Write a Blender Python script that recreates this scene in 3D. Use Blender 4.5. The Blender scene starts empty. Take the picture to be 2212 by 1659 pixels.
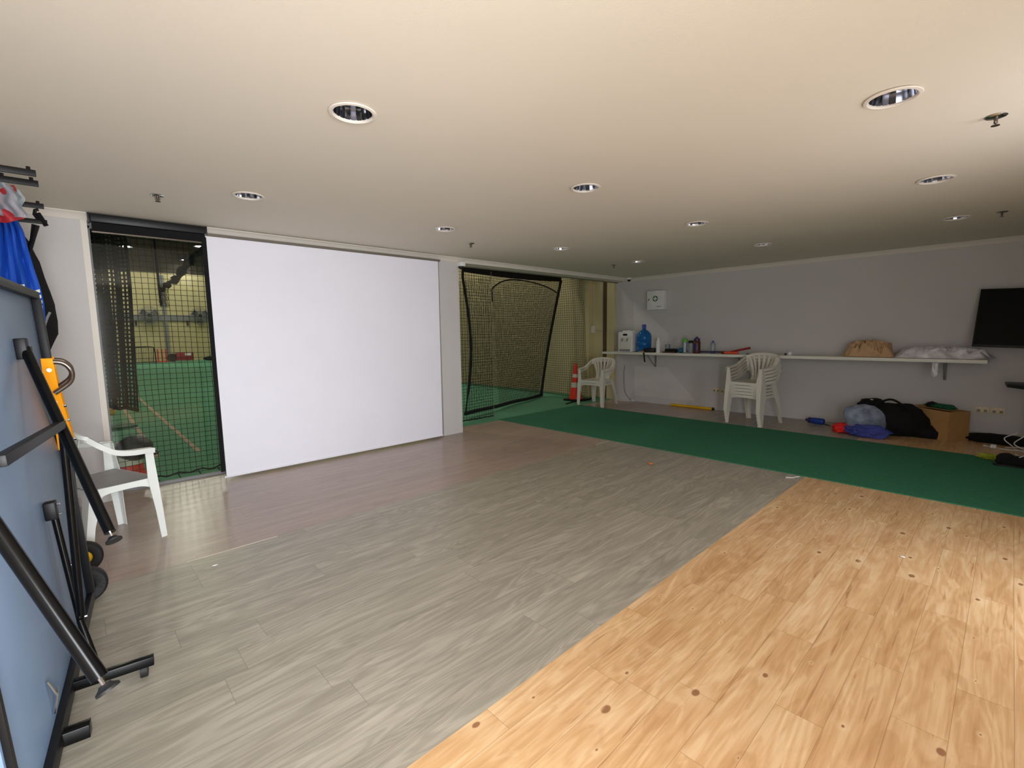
import bpy, bmesh, math, random
from math import sin, cos, pi, radians, sqrt, atan2
from mathutils import Vector, Matrix, noise
random.seed(7)
scene = bpy.context.scene
COL = scene.collection

# ------------------------------------------------------------------ camera
CAM_F, CAM_YAW, CAM_PITCH, CAM_ROLL, CAM_H = 1014.4, 0.8157, 0.1085, 0.0156, 1.3832
cd = bpy.data.cameras.new('camera')
cam = bpy.data.objects.new('camera', cd); COL.objects.link(cam); scene.camera = cam
cd.sensor_fit = 'HORIZONTAL'; cd.sensor_width = 36.0; cd.lens = 36.0 * CAM_F / 2212.0
cd.clip_start = 0.02; cd.clip_end = 200
_f = Vector((cos(CAM_PITCH) * cos(CAM_YAW), cos(CAM_PITCH) * sin(CAM_YAW), -sin(CAM_PITCH)))
_r = Vector((sin(CAM_YAW), -cos(CAM_YAW), 0)); _d = _f.cross(_r)
_c, _s = cos(CAM_ROLL), sin(CAM_ROLL)
right = _r * _c + _d * _s; down = -_r * _s + _d * _c
cam.matrix_world = Matrix(((right.x, -down.x, -_f.x, 0), (right.y, -down.y, -_f.y, 0),
                           (right.z, -down.z, -_f.z, CAM_H), (0, 0, 0, 1)))

# ------------------------------------------------------------------ world, daylight, exposure
world = bpy.data.worlds.new('sky'); scene.world = world; world.use_nodes = True
bg = world.node_tree.nodes['Background']
bg.inputs['Color'].default_value = (0.80, 0.88, 1.0, 1); bg.inputs['Strength'].default_value = 1.2

def area(name, loc, rot, sx, sy, energy, color, spread=pi):
    l = bpy.data.lights.new(name, 'AREA'); l.shape = 'RECTANGLE'; l.size = sx; l.size_y = sy
    l.energy = energy; l.color = color; l.spread = spread
    o = bpy.data.objects.new(name, l); COL.objects.link(o); o.location = loc; o.rotation_euler = rot
    return o
# daylight through the open doorway behind the camera (faces +Y into the room)
area('daylight_doorway', (0.0, -0.88, 1.10), (radians(-90), 0, pi), 0.78, 2.15, 98, (0.94, 0.97, 1.0))
area('daylight_doorway_low_sky', (0.02, -0.87, 1.25), (radians(-86), 0, pi + radians(-12)), 0.74, 1.8, 22, (0.90, 0.96, 1.0), radians(75))
area('daylight_window', (3.25, -0.88, 1.15), (radians(-90), 0, pi), 0.9, 1.9, 27, (0.94, 0.97, 1.0))
vs = scene.view_settings
scene.display_settings.display_device = 'sRGB'
vs.view_transform = 'Standard'; vs.look = 'None'; vs.exposure = 0.0; vs.gamma = 1.0
vs.use_curve_mapping = False

# ------------------------------------------------------------------ materials
def srgb(r, g, b):
    f = lambda c: (c / 255 / 12.92) if c / 255 <= 0.04045 else ((c / 255 + 0.055) / 1.055) ** 2.4
    return (f(r), f(g), f(b), 1)

def new_mat(name):
    m = bpy.data.materials.new(name); m.use_nodes = True
    nt = m.node_tree; b = nt.nodes['Principled BSDF']
    return m, nt, b

def mat(name, rgb, rough=0.5, metal=0.0, spec=0.5, var=0.06, vscale=8.0, bump=0.0, bscale=60.0, trans=0.0, ior=1.45, alpha=1.0, emit=None, coat=0.0, stretch=None):
    """Principled material with procedural colour variation and bump."""
    m, nt, b = new_mat(name); N, L = nt.nodes, nt.links
    tc = N.new('ShaderNodeTexCoord'); mp = N.new('ShaderNodeMapping')
    L.new(tc.outputs['Object'], mp.inputs['Vector'])
    if stretch: mp.inputs['Scale'].default_value = stretch
    n = N.new('ShaderNodeTexNoise'); n.inputs['Scale'].default_value = vscale; n.inputs['Detail'].default_value = 4
    L.new(mp.outputs['Vector'], n.inputs['Vector'])
    r = N.new('ShaderNodeValToRGB')
    c = rgb
    r.color_ramp.elements[0].position = 0.3; r.color_ramp.elements[1].position = 0.7
    r.color_ramp.elements[0].color = (c[0] * (1 - var), c[1] * (1 - var), c[2] * (1 - var), 1)
    r.color_ramp.elements[1].color = (min(c[0] * (1 + var), 1), min(c[1] * (1 + var), 1), min(c[2] * (1 + var), 1), 1)
    L.new(n.outputs['Fac'], r.inputs['Fac']); L.new(r.outputs['Color'], b.inputs['Base Color'])
    b.inputs['Roughness'].default_value = rough; b.inputs['Metallic'].default_value = metal
    b.inputs['Specular IOR Level'].default_value = spec; b.inputs['IOR'].default_value = ior
    b.inputs['Transmission Weight'].default_value = trans; b.inputs['Alpha'].default_value = alpha
    b.inputs['Coat Weight'].default_value = coat
    if emit:
        b.inputs['Emission Color'].default_value = emit[0]; b.inputs['Emission Strength'].default_value = emit[1]
    if bump > 0:
        n2 = N.new('ShaderNodeTexNoise'); n2.inputs['Scale'].default_value = bscale; n2.inputs['Detail'].default_value = 5
        L.new(mp.outputs['Vector'], n2.inputs['Vector'])
        bp = N.new('ShaderNodeBump'); bp.inputs['Strength'].default_value = bump; bp.inputs['Distance'].default_value = 0.01
        L.new(n2.outputs['Fac'], bp.inputs['Height']); L.new(bp.outputs['Normal'], b.inputs['Normal'])
    return m

def glass_mat(name, tint=(0.93, 0.97, 0.93, 1), gloss=0.06, body=0.0, body_col=(0.5, 0.5, 0.5, 1)):
    """clear sheet or film: transparent with a fresnel sheen, optional milky body"""
    m = bpy.data.materials.new(name); m.use_nodes = True; nt = m.node_tree; N, L = nt.nodes, nt.links
    N.remove(N['Principled BSDF']); out = N['Material Output']
    t = N.new('ShaderNodeBsdfTransparent'); t.inputs['Color'].default_value = tint
    g = N.new('ShaderNodeBsdfGlossy'); g.inputs['Roughness'].default_value = gloss
    fr = N.new('ShaderNodeFresnel'); fr.inputs['IOR'].default_value = 1.4
    mx = N.new('ShaderNodeMixShader'); L.new(fr.outputs[0], mx.inputs[0]); L.new(t.outputs[0], mx.inputs[1]); L.new(g.outputs[0], mx.inputs[2])
    last = mx
    if body > 0:
        d = N.new('ShaderNodeBsdfDiffuse'); d.inputs['Color'].default_value = body_col
        tc = N.new('ShaderNodeTexCoord'); n = N.new('ShaderNodeTexNoise'); n.inputs['Scale'].default_value = 9
        L.new(tc.outputs['Object'], n.inputs['Vector'])
        mr = N.new('ShaderNodeMapRange'); mr.inputs['From Min'].default_value = 0.3; mr.inputs['From Max'].default_value = 0.7
        mr.inputs['To Min'].default_value = body * 0.5; mr.inputs['To Max'].default_value = min(body * 1.5, 1)
        L.new(n.outputs['Fac'], mr.inputs['Value'])
        m2 = N.new('ShaderNodeMixShader'); L.new(mr.outputs[0], m2.inputs[0]); L.new(mx.outputs[0], m2.inputs[1]); L.new(d.outputs[0], m2.inputs[2])
        last = m2
    L.new(last.outputs[0], out.inputs['Surface'])
    return m

def plank_mat(name, base, dark, light, plank_w=0.18, plank_l=1.22, yoff=0.0, ring=0.5, knots=False, rough=0.38, tone=0.10, spec=0.5, fine=0.5):
    m, nt, b = new_mat(name); N, L = nt.nodes, nt.links
    def mth(op, a, bb=None, c=None):
        n = N.new('ShaderNodeMath'); n.operation = op
        for i, v in enumerate((a, bb, c)):
            if v is None: continue
            if hasattr(v, 'links'): L.new(v, n.inputs[i])
            else: n.inputs[i].default_value = v
        return n.outputs[0]
    tc = N.new('ShaderNodeTexCoord'); sp = N.new('ShaderNodeSeparateXYZ'); L.new(tc.outputs['Object'], sp.inputs[0])
    X, Y = sp.outputs[0], mth('ADD', sp.outputs[1], yoff + 20)
    row = mth('FLOOR', mth('DIVIDE', Y, plank_w))
    wn = N.new('ShaderNodeTexWhiteNoise'); wn.noise_dimensions = '1D'; L.new(row, wn.inputs['W'])
    xs = mth('ADD', mth('DIVIDE', mth('ADD', X, 20), plank_l), wn.outputs['Value'])
    colm = mth('FLOOR', xs)
    wn2 = N.new('ShaderNodeTexWhiteNoise'); wn2.noise_dimensions = '2D'
    cv = N.new('ShaderNodeCombineXYZ'); L.new(row, cv.inputs[0]); L.new(colm, cv.inputs[1]); L.new(cv.outputs[0], wn2.inputs['Vector'])
    rnd = wn2.outputs['Value']
    # seams
    fy = mth('FRACT', mth('DIVIDE', Y, plank_w)); fx = mth('FRACT', xs)
    ey = mth('MINIMUM', fy, mth('SUBTRACT', 1.0, fy)); ex = mth('MINIMUM', fx, mth('SUBTRACT', 1.0, fx))
    seam = mth('MAXIMUM', mth('LESS_THAN', ey, 0.0012 / plank_w), mth('LESS_THAN', ex, 0.0012 / plank_l))
    # grain coordinates
    gv = N.new('ShaderNodeCombineXYZ')
    L.new(mth('ADD', mth('MULTIPLY', X, 0.9), mth('MULTIPLY', rnd, 37.0)), gv.inputs[0])
    L.new(mth('ADD', mth('MULTIPLY', Y, 7.0), mth('MULTIPLY', rnd, 91.0)), gv.inputs[1]); L.new(mth('MULTIPLY', rnd, 13.0), gv.inputs[2])
    n1 = N.new('ShaderNodeTexNoise'); n1.inputs['Scale'].default_value = 1.0; n1.inputs['Detail'].default_value = 3; n1.inputs['Distortion'].default_value = 0.6
    n1.inputs['Roughness'].default_value = 0.45
    L.new(gv.outputs[0], n1.inputs['Vector'])
    rings = mth('MULTIPLY_ADD', mth('SINE', mth('MULTIPLY', n1.outputs['Fac'], 75.0)), 0.5, 0.5)
    gv2 = N.new('ShaderNodeCombineXYZ')
    L.new(mth('ADD', mth('MULTIPLY', X, 3.0), mth('MULTIPLY', rnd, 11.0)), gv2.inputs[0]); L.new(mth('MULTIPLY', Y, 75.0), gv2.inputs[1])
    n2 = N.new('ShaderNodeTexNoise'); n2.inputs['Scale'].default_value = 1.0; n2.inputs['Detail'].default_value = 5; n2.inputs['Roughness'].default_value = 0.6
    L.new(gv2.outputs[0], n2.inputs['Vector'])
    gv3 = N.new('ShaderNodeCombineXYZ')
    L.new(mth('ADD', mth('MULTIPLY', X, 1.6), mth('MULTIPLY', rnd, 53.0)), gv3.inputs[0]); L.new(mth('MULTIPLY', Y, 12.0), gv3.inputs[1])
    n3 = N.new('ShaderNodeTexNoise'); n3.inputs['Scale'].default_value = 1.0; n3.inputs['Detail'].default_value = 4
    L.new(gv3.outputs[0], n3.inputs['Vector'])
    # patchiness of the ring figure
    g = mth('MULTIPLY', rings, mth('MULTIPLY', ring, mth('SMOOTH_MIN', mth('MULTIPLY', n3.outputs['Fac'], 1.4), 1.0, 0.1)))
    v = mth('ADD', g, mth('MULTIPLY', n2.outputs['Fac'], fine))
    v = mth('ADD', v, mth('MULTIPLY', n3.outputs['Fac'], 0.55))
    v = mth('ADD', v, mth('MULTIPLY', mth('SUBTRACT', rnd, 0.5), tone * 2))
    rp = N.new('ShaderNodeValToRGB'); e = rp.color_ramp.elements
    mid = 0.27 + ring * 0.33 + fine * 0.5
    e[0].position = max(mid - 0.38, 0.0); e[0].color = dark; e[1].position = min(mid + 0.38, 1.0); e[1].color = light
    k = rp.color_ramp.elements.new(mid); k.color = base
    L.new(v, rp.inputs['Fac'])
    colr = rp.outputs['Color']
    def mixc(f, a, c2):
        mx = N.new('ShaderNodeMix'); mx.data_type = 'RGBA'
        if hasattr(f, 'links'): L.new(f, mx.inputs['Factor'])
        else: mx.inputs['Factor'].default_value = f
        L.new(a, mx.inputs[6]); mx.inputs[7].default_value = c2
        return mx.outputs[2]
    if knots:
        kv = N.new('ShaderNodeCombineXYZ'); L.new(mth('MULTIPLY', X, 3.0), kv.inputs[0]); L.new(mth('MULTIPLY', Y, 4.6), kv.inputs[1])
        vo = N.new('ShaderNodeTexVoronoi'); vo.voronoi_dimensions = '2D'; vo.inputs['Scale'].default_value = 1.0; vo.inputs['Randomness'].default_value = 1.0
        L.new(kv.outputs[0], vo.inputs['Vector'])
        sc = N.new('ShaderNodeSeparateColor'); L.new(vo.outputs['Color'], sc.inputs[0])
        rad = mth('MULTIPLY', mth('POWER', sc.outputs[0], 2.0), 0.075)
        def soft(a_, b_):
            mr = N.new('ShaderNodeMapRange'); mr.interpolation_type = 'SMOOTHSTEP'; L.new(vo.outputs['Distance'], mr.inputs['Value'])
            L.new(mth('MULTIPLY', rad, b_), mr.inputs['From Min']); L.new(mth('MULTIPLY', rad, a_), mr.inputs['From Max'])
            mr.inputs['To Min'].default_value = 0; mr.inputs['To Max'].default_value = 1
            return mth('SUBTRACT', 1.0, mr.outputs[0]) if a_ > b_ else mr.outputs[0]
        colr = mixc(mth('MULTIPLY', soft(5.5, 1.0), 0.40), colr, light)
        colr = mixc(mth('MULTIPLY', soft(1.15, 0.75), 0.85), colr, srgb(140, 86, 52))
        # short dark streaks that run with the grain
        cvv = N.new('ShaderNodeCombineXYZ'); L.new(mth('ADD', mth('MULTIPLY', X, 1.5), mth('MULTIPLY', rnd, 7.0)), cvv.inputs[0]); L.new(mth('MULTIPLY', Y, 26.0), cvv.inputs[1])
        cn = N.new('ShaderNodeTexNoise'); cn.inputs['Scale'].default_value = 1.6; cn.inputs['Detail'].default_value = 3; cn.inputs['Distortion'].default_value = 0.5; L.new(cvv.outputs[0], cn.inputs['Vector'])
        mr2 = N.new('ShaderNodeMapRange'); mr2.interpolation_type = 'SMOOTHSTEP'; L.new(cn.outputs['Fac'], mr2.inputs['Value']); mr2.inputs['From Min'].default_value = 0.63; mr2.inputs['From Max'].default_value = 0.72
        colr = mixc(mth('MULTIPLY', mr2.outputs[0], 0.5), colr, srgb(150, 92, 52))
        # pale blotches
        pv = N.new('ShaderNodeCombineXYZ'); L.new(mth('MULTIPLY', X, 2.4), pv.inputs[0]); L.new(mth('MULTIPLY', Y, 9.0), pv.inputs[1])
        pnn = N.new('ShaderNodeTexNoise'); pnn.inputs['Scale'].default_value = 1.2; pnn.inputs['Detail'].default_value = 5; pnn.inputs['Distortion'].default_value = 1.2; L.new(pv.outputs[0], pnn.inputs['Vector'])
        mr3 = N.new('ShaderNodeMapRange'); mr3.interpolation_type = 'SMOOTHSTEP'; L.new(pnn.outputs['Fac'], mr3.inputs['Value']); mr3.inputs['From Min'].default_value = 0.56; mr3.inputs['From Max'].default_value = 0.68
        colr = mixc(mth('MULTIPLY', mr3.outputs[0], 0.4), colr, light)
        mr4 = N.new('ShaderNodeMapRange'); mr4.interpolation_type = 'SMOOTHSTEP'; L.new(pnn.outputs['Fac'], mr4.inputs['Value']); mr4.inputs['From Min'].default_value = 0.44; mr4.inputs['From Max'].default_value = 0.32
        colr = mixc(mth('MULTIPLY', mr4.outputs[0], 0.35), colr, dark)
    colr = mixc(mth('MULTIPLY', seam, 0.45), colr, (dark[0] * 0.45, dark[1] * 0.45, dark[2] * 0.45, 1))
    L.new(colr, b.inputs['Base Color'])
    b.inputs['Roughness'].default_value = rough; b.inputs['Specular IOR Level'].default_value = spec
    bp = N.new('ShaderNodeBump'); bp.inputs['Strength'].default_value = 0.12; bp.inputs['Distance'].default_value = 0.002
    L.new(n2.outputs['Fac'], bp.inputs['Height']); L.new(bp.outputs['Normal'], b.inputs['Normal'])
    return m

M = {}
M['floor_grey'] = plank_mat('grey_vinyl_planks', srgb(164, 156, 141), srgb(130, 123, 110), srgb(192, 184, 169), 0.1785, 1.22, yoff=0.03, ring=0.27, rough=0.36, tone=0.04, fine=0.4)
M['floor_brown'] = plank_mat('taupe_vinyl_planks', srgb(172, 151, 139), srgb(142, 123, 113), srgb(194, 174, 161), 0.152, 1.22, yoff=0.05, ring=0.15, rough=0.28, tone=0.05)
M['floor_orange'] = plank_mat('knotty_pine_planks', srgb(216, 172, 124), srgb(182, 132, 84), srgb(242, 210, 166), 0.152, 0.92, yoff=0.01, ring=0.20, knots=True, rough=0.36, tone=0.06)
M['ceiling'] = mat('ceiling_paint', srgb(226, 218, 203), 0.9, var=0.012, vscale=1.5, bump=0.05, bscale=90)
M['wall'] = mat('lilac_grey_wall_paint', srgb(203, 199, 197), 0.85, var=0.015, vscale=1.5, bump=0.06, bscale=120)
M['trim'] = mat('cream_white_trim', srgb(228, 219, 208), 0.55, var=0.02)
M['screen'] = mat('white_screen_fabric', srgb(236, 234, 243), 0.75, var=0.012, vscale=3, bump=0.04, bscale=200)
M['black_fabric'] = mat('black_fabric', srgb(10, 8, 10), 0.9, var=0.3, vscale=20, bump=0.3, bscale=200)
M['black_metal'] = mat('black_powder_coated_metal', srgb(6, 6, 7), 0.24, spec=0.28, var=0.2)
M['dark_metal'] = mat('dark_painted_steel', srgb(34, 35, 37), 0.4, spec=0.4, var=0.15)
M['chrome'] = mat('chrome', srgb(205, 205, 208), 0.12, metal=1.0, var=0.03)
M['chrome_dark'] = mat('polished_reflector', srgb(190, 190, 196), 0.1, metal=1.0, var=0.05)
M['steel'] = mat('brushed_steel', srgb(120, 108, 100), 0.3, metal=0.9, var=0.08)
M['table_blue'] = mat('blue_painted_board', srgb(122, 146, 178), 0.42, var=0.04, vscale=3)
M['orange'] = mat('orange_paint', srgb(248, 160, 25), 0.35, var=0.04)
M['rubber'] = mat('black_rubber', srgb(26, 25, 26), 0.6, var=0.2, bump=0.2, bscale=80)
M['yellow'] = mat('yellow_plastic', srgb(238, 185, 20), 0.4)
M['white_plastic'] = mat('white_chair_plastic', srgb(222, 224, 220), 0.38, var=0.04, vscale=6)
M['aged_plastic'] = mat('aged_white_plastic', srgb(222, 217, 204), 0.45, var=0.04, vscale=6)
M['seat_grey'] = mat('grey_seat_plastic', srgb(150, 146, 143), 0.45, var=0.06, stretch=(1, 12, 1), vscale=6)
M['mat'] = mat('green_cricket_matting', srgb(60, 122, 92), 0.95, spec=0.2, var=0.12, vscale=40, bump=0.3, bscale=300)
M['hall_floor'] = mat('green_hall_carpet', srgb(98, 156, 122), 0.95, spec=0.2, var=0.08, vscale=2)
M['line'] = mat('faded_pink_court_line', srgb(190, 165, 140), 0.9)
M['hall_wall'] = mat('cream_hall_wall', srgb(208, 194, 148), 0.9, var=0.04, vscale=1.2)
M['hall_dark'] = mat('dark_hall_ceiling', srgb(58, 52, 42), 0.9, var=0.2)
M['hall_brown'] = mat('dark_brown_timber', srgb(92, 72, 52), 0.8)
M['net'] = mat('black_netting_cord', srgb(20, 20, 18), 0.9, var=0.2)
M['net_soft'] = mat('dark_olive_netting_cord', srgb(44, 42, 26), 0.9, var=0.2)
M['bead'] = mat('dull_bead_cord', srgb(120, 116, 98), 0.7)
M['window_glass'] = glass_mat('window_glass')
M['shelf'] = mat('white_melamine', srgb(226, 224, 212), 0.45, var=0.02)
M['outlet'] = mat('yellowed_outlet_plastic', srgb(226, 208, 165), 0.45)
M['grey_plastic'] = mat('grey_plastic', srgb(130, 130, 132), 0.5)
M['black_plastic'] = mat('black_plastic', srgb(20, 20, 22), 0.45)
M['tv_screen'] = mat('tv_screen', srgb(10, 12, 16), 0.12, var=0.1)
M['water_blue'] = mat('translucent_blue_bottle', srgb(36, 116, 190), 0.18, trans=0.35, ior=1.3)
M['cap_blue'] = mat('blue_cap', srgb(58, 78, 170), 0.5)
M['clear'] = glass_mat('clear_plastic', (0.85, 0.9, 0.92, 1), 0.1, body=0.16, body_col=(0.75, 0.82, 0.9, 1))
M['film'] = glass_mat('crumpled_clear_film', (0.95, 0.95, 0.96, 1), 0.2, body=0.6, body_col=(0.97, 0.93, 0.97, 1))
M['bag_film'] = glass_mat('grey_bag_film', (0.75, 0.8, 0.9, 1), 0.25, body=0.7, body_col=srgb(158, 168, 188))
M['white'] = mat('white_plastic_glossy', srgb(232, 232, 230), 0.35)
M['green_plastic'] = mat('green_plastic', srgb(110, 190, 70), 0.45)
M['green_dark'] = mat('dark_green_fabric', srgb(20, 92, 58), 0.7)
M['amber'] = mat('dark_amber_plastic', srgb(88, 46, 36), 0.3)
M['navy'] = mat('navy_plastic', srgb(50, 44, 92), 0.4)
M['teal_cloth'] = mat('teal_cloth', srgb(48, 112, 150), 0.9, bump=0.3)
M['paper'] = mat('brown_kraft_paper', srgb(196, 158, 120), 0.85, var=0.1, bump=0.2, bscale=30)
M['cardboard'] = mat('cardboard', srgb(176, 134, 84), 0.85, var=0.05)
M['red'] = mat('red_fabric', srgb(226, 40, 34), 0.7)
M['red_dark'] = mat('dark_red_grip', srgb(150, 30, 40), 0.5)
M['royal'] = mat('royal_blue_jersey', srgb(14, 74, 178), 0.7, var=0.08, vscale=10)
M['blue_cloth'] = mat('blue_violet_cloth', srgb(66, 74, 152), 0.85, var=0.1)
M['blue_bottle'] = mat('blue_bottle_plastic', srgb(28, 62, 150), 0.35)
M['orange_red'] = mat('orange_red_plastic', srgb(236, 92, 58), 0.5)
M['cone_orange'] = mat('traffic_cone_orange', srgb(224, 54, 26), 0.5)
M['cone_white'] = mat('reflective_white_band', srgb(210, 200, 180), 0.5)
M['lime'] = mat('lime_fabric', srgb(160, 170, 40), 0.7)
M['stripe_white'] = mat('white_print', srgb(228, 232, 226), 0.6)
M['pale_patch'] = mat('pale_wall_patch', srgb(214, 210, 207), 0.8, var=0.02)
M['lamp_glow'] = mat('lamp_glow', srgb(255, 250, 255), 0.5, emit=((0.95, 0.93, 1.0, 1), 60.0))
M['rust'] = mat('rust_red_beam', srgb(150, 88, 40), 0.7)
M['rack_metal'] = mat('black_rack_steel', srgb(8, 6, 9), 0.45, spec=0.3, var=0.2)
M['apron'] = mat('table_apron_steel', srgb(20, 20, 22), 0.45, spec=0.3, var=0.12)
M['outside'] = mat('outdoor_concrete', srgb(170, 165, 155), 0.9)
M['wood_chip'] = mat('orange_wrapper', srgb(200, 120, 70), 0.5)
M['grey_blind'] = mat('grey_rail', srgb(112, 104, 94), 0.5)

# ------------------------------------------------------------------ mesh helpers
class MB:
    def __init__(s): s.v = []; s.f = []
    def add(s, vs, fs):
        o = len(s.v); s.v += [tuple(p) for p in vs]; s.f += [tuple(i + o for i in q) for q in fs]; return s
    def box(s, c, d, rz=0, R=None):
        hx, hy, hz = d[0] / 2, d[1] / 2, d[2] / 2
        R = R or Matrix.Rotation(rz, 3, 'Z'); c = Vector(c)
        vs = [c + R @ Vector((x * hx, y * hy, z * hz)) for x in (-1, 1) for y in (-1, 1) for z in (-1, 1)]
        return s.add(vs, [(0, 1, 3, 2), (4, 6, 7, 5), (0, 4, 5, 1), (2, 3, 7, 6), (0, 2, 6, 4), (1, 5, 7, 3)])
    def span(s, x0, x1, y0, y1, z0, z1):
        return s.box(((x0 + x1) / 2, (y0 + y1) / 2, (z0 + z1) / 2), (abs(x1 - x0), abs(y1 - y0), abs(z1 - z0)))
    def tube(s, pts, r, n=10, cap=True, closed=False):
        P = [Vector(p) for p in pts]; m = len(P)
        rr = r if hasattr(r, '__len__') else [r] * m
        up = None; rings = []
        for i in range(m):
            if closed: t = P[(i + 1) % m] - P[i - 1]
            else: t = P[min(i + 1, m - 1)] - P[max(i - 1, 0)]
            if t.length < 1e-9: t = Vector((0, 0, 1))
            t.normalize()
            if up is None:
                up = Vector((0, 0, 1)) if abs(t.z) < 0.9 else Vector((1, 0, 0))
            a = (up - t * up.dot(t)); a.normalize(); b = t.cross(a); up = a
            rings.append([P[i] + (a * cos(2 * pi * k / n) + b * sin(2 * pi * k / n)) * rr[i] for k in range(n)])
        vs = [p for ring in rings for p in ring]; fs = []
        for i in range(m if closed else m - 1):
            j = (i + 1) % m
            for k in range(n):
                fs.append((i * n + k, i * n + (k + 1) % n, j * n + (k + 1) % n, j * n + k))
        if cap and not closed:
            fs.append(tuple(range(n - 1, -1, -1))); fs.append(tuple((m - 1) * n + k for k in range(n)))
        return s.add(vs, fs)
    def cyl(s, a, b, r, n=16, r2=None):
        return s.tube([a, b], [r, r if r2 is None else r2], n)
    def lathe(s, prof, c=(0, 0, 0), n=24, cap=True, R=None):
        c = Vector(c); vs = []; fs = []; m = len(prof)
        for (r, h) in prof:
            for k in range(n):
                p = Vector((r * cos(2 * pi * k / n), r * sin(2 * pi * k / n), h))
                if R: p = R @ p
                vs.append(c + p)
        for i in range(m - 1):
            for k in range(n):
                fs.append((i * n + k, i * n + (k + 1) % n, (i + 1) * n + (k + 1) % n, (i + 1) * n + k))
        if cap and prof[0][0] > 1e-6: fs.append(tuple(range(n - 1, -1, -1)))
        if cap and prof[-1][0] > 1e-6: fs.append(tuple((m - 1) * n + k for k in range(n)))
        return s.add(vs, fs)
    def loft(s, secs, closed=True, cap=True):
        """secs: equal-length lists of points"""
        n = len(secs[0]); vs = [p for q in secs for p in q]; fs = []
        for i in range(len(secs) - 1):
            for k in range(n if closed else n - 1):
                fs.append((i * n + k, i * n + (k + 1) % n, (i + 1) * n + (k + 1) % n, (i + 1) * n + k))
        if cap and closed:
            fs.append(tuple(range(n - 1, -1, -1))); fs.append(tuple((len(secs) - 1) * n + k for k in range(n)))
        return s.add(vs, fs)
    def slab(s, fn, nu, nv, th):
        """surface fn(u,v)->point on a grid, given thickness th"""
        P = [[Vector(fn(i / nu, j / nv)) for j in range(nv + 1)] for i in range(nu + 1)]
        vs = []
        def nrm(i, j):
            a = P[min(i + 1, nu)][j] - P[max(i - 1, 0)][j]; b = P[i][min(j + 1, nv)] - P[i][max(j - 1, 0)]
            n = a.cross(b); return n.normalized() if n.length > 1e-12 else Vector((0, 0, 1))
        W = nv + 1
        for i in range(nu + 1):
            for j in range(W): vs.append(P[i][j] + nrm(i, j) * th / 2)
        for i in range(nu + 1):
            for j in range(W): vs.append(P[i][j] - nrm(i, j) * th / 2)
        o = (nu + 1) * W; fs = []
        for i in range(nu):
            for j in range(nv):
                a, b, c, d = i * W + j, (i + 1) * W + j, (i + 1) * W + j + 1, i * W + j + 1
                fs.append((a, b, c, d)); fs.append((d + o, c + o, b + o, a + o))
        for i in range(nu):
            a, b = i * W, (i + 1) * W; fs.append((b, a, a + o, b + o))
            a, b = i * W + nv, (i + 1) * W + nv; fs.append((a, b, b + o, a + o))
        for j in range(nv):
            a, b = j, j + 1; fs.append((a, b, b + o, a + o))
            a, b = nu * W + j, nu * W + j + 1; fs.append((b, a, a + o, b + o))
        return s.add(vs, fs)
    def prism(s, poly, z0, z1, R=None, c=(0, 0, 0)):
        c = Vector(c); f = (lambda p: c + (R @ p if R else p))
        n = len(poly)
        vs = [f(Vector((x, y, z0))) for x, y in poly] + [f(Vector((x, y, z1))) for x, y in poly]
        fs = [tuple(range(n - 1, -1, -1)), tuple(range(n, 2 * n))] + [(k, (k + 1) % n, n + (k + 1) % n, n + k) for k in range(n)]
        return s.add(vs, fs)
    def blob(s, c, rad, amp=0.2, seed=0, sub=4, freq=2.0, flat=None, R=None, ridge=False):
        bm = bmesh.new(); bmesh.ops.create_icosphere(bm, subdivisions=sub, radius=1.0); c = Vector(c)
        vs = []
        for v in bm.verts:
            p = v.co.copy(); q = p * freq + Vector((seed * 7.3, seed * 3.1, seed * 5.7))
            k = noise.fractal(q, 1.0, 2.0, 3)
            if ridge: k = 1 - 2 * abs(k) * 1.6
            p = p * (1 + amp * k); p = Vector((p.x * rad[0], p.y * rad[1], p.z * rad[2]))
            if R: p = R @ p
            p = p + c
            if flat is not None and p.z < flat: p.z = flat + (p.z - flat) * 0.02
            vs.append(p)
        fs = [tuple(v.index for v in f.verts) for f in bm.faces]; bm.free()
        return s.add(vs, fs)
    def build(s, name, material, parent=None, smooth=40, bevel=0.0, seg=2, loc=None, rz=0):
        me = bpy.data.meshes.new(name); me.from_pydata(s.v, [], s.f); me.materials.append(material)
        bm = bmesh.new(); bm.from_mesh(me); bmesh.ops.recalc_face_normals(bm, faces=bm.faces[:])
        if bevel > 0:
            es = [e for e in bm.edges if len(e.link_faces) == 2 and e.calc_face_angle(0) > 0.6]
            bmesh.ops.bevel(bm, geom=es, offset=bevel, segments=seg, affect='EDGES', profile=0.5, clamp_overlap=True)
        bm.to_mesh(me); bm.free()
        if smooth:
            for p in me.polygons: p.use_smooth = True
            me.set_sharp_from_angle(angle=radians(smooth))
        o = bpy.data.objects.new(name, me); COL.objects.link(o)
        if parent: o.parent = parent
        if loc: o.location = loc
        if rz: o.rotation_euler.z = rz
        return o

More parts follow.
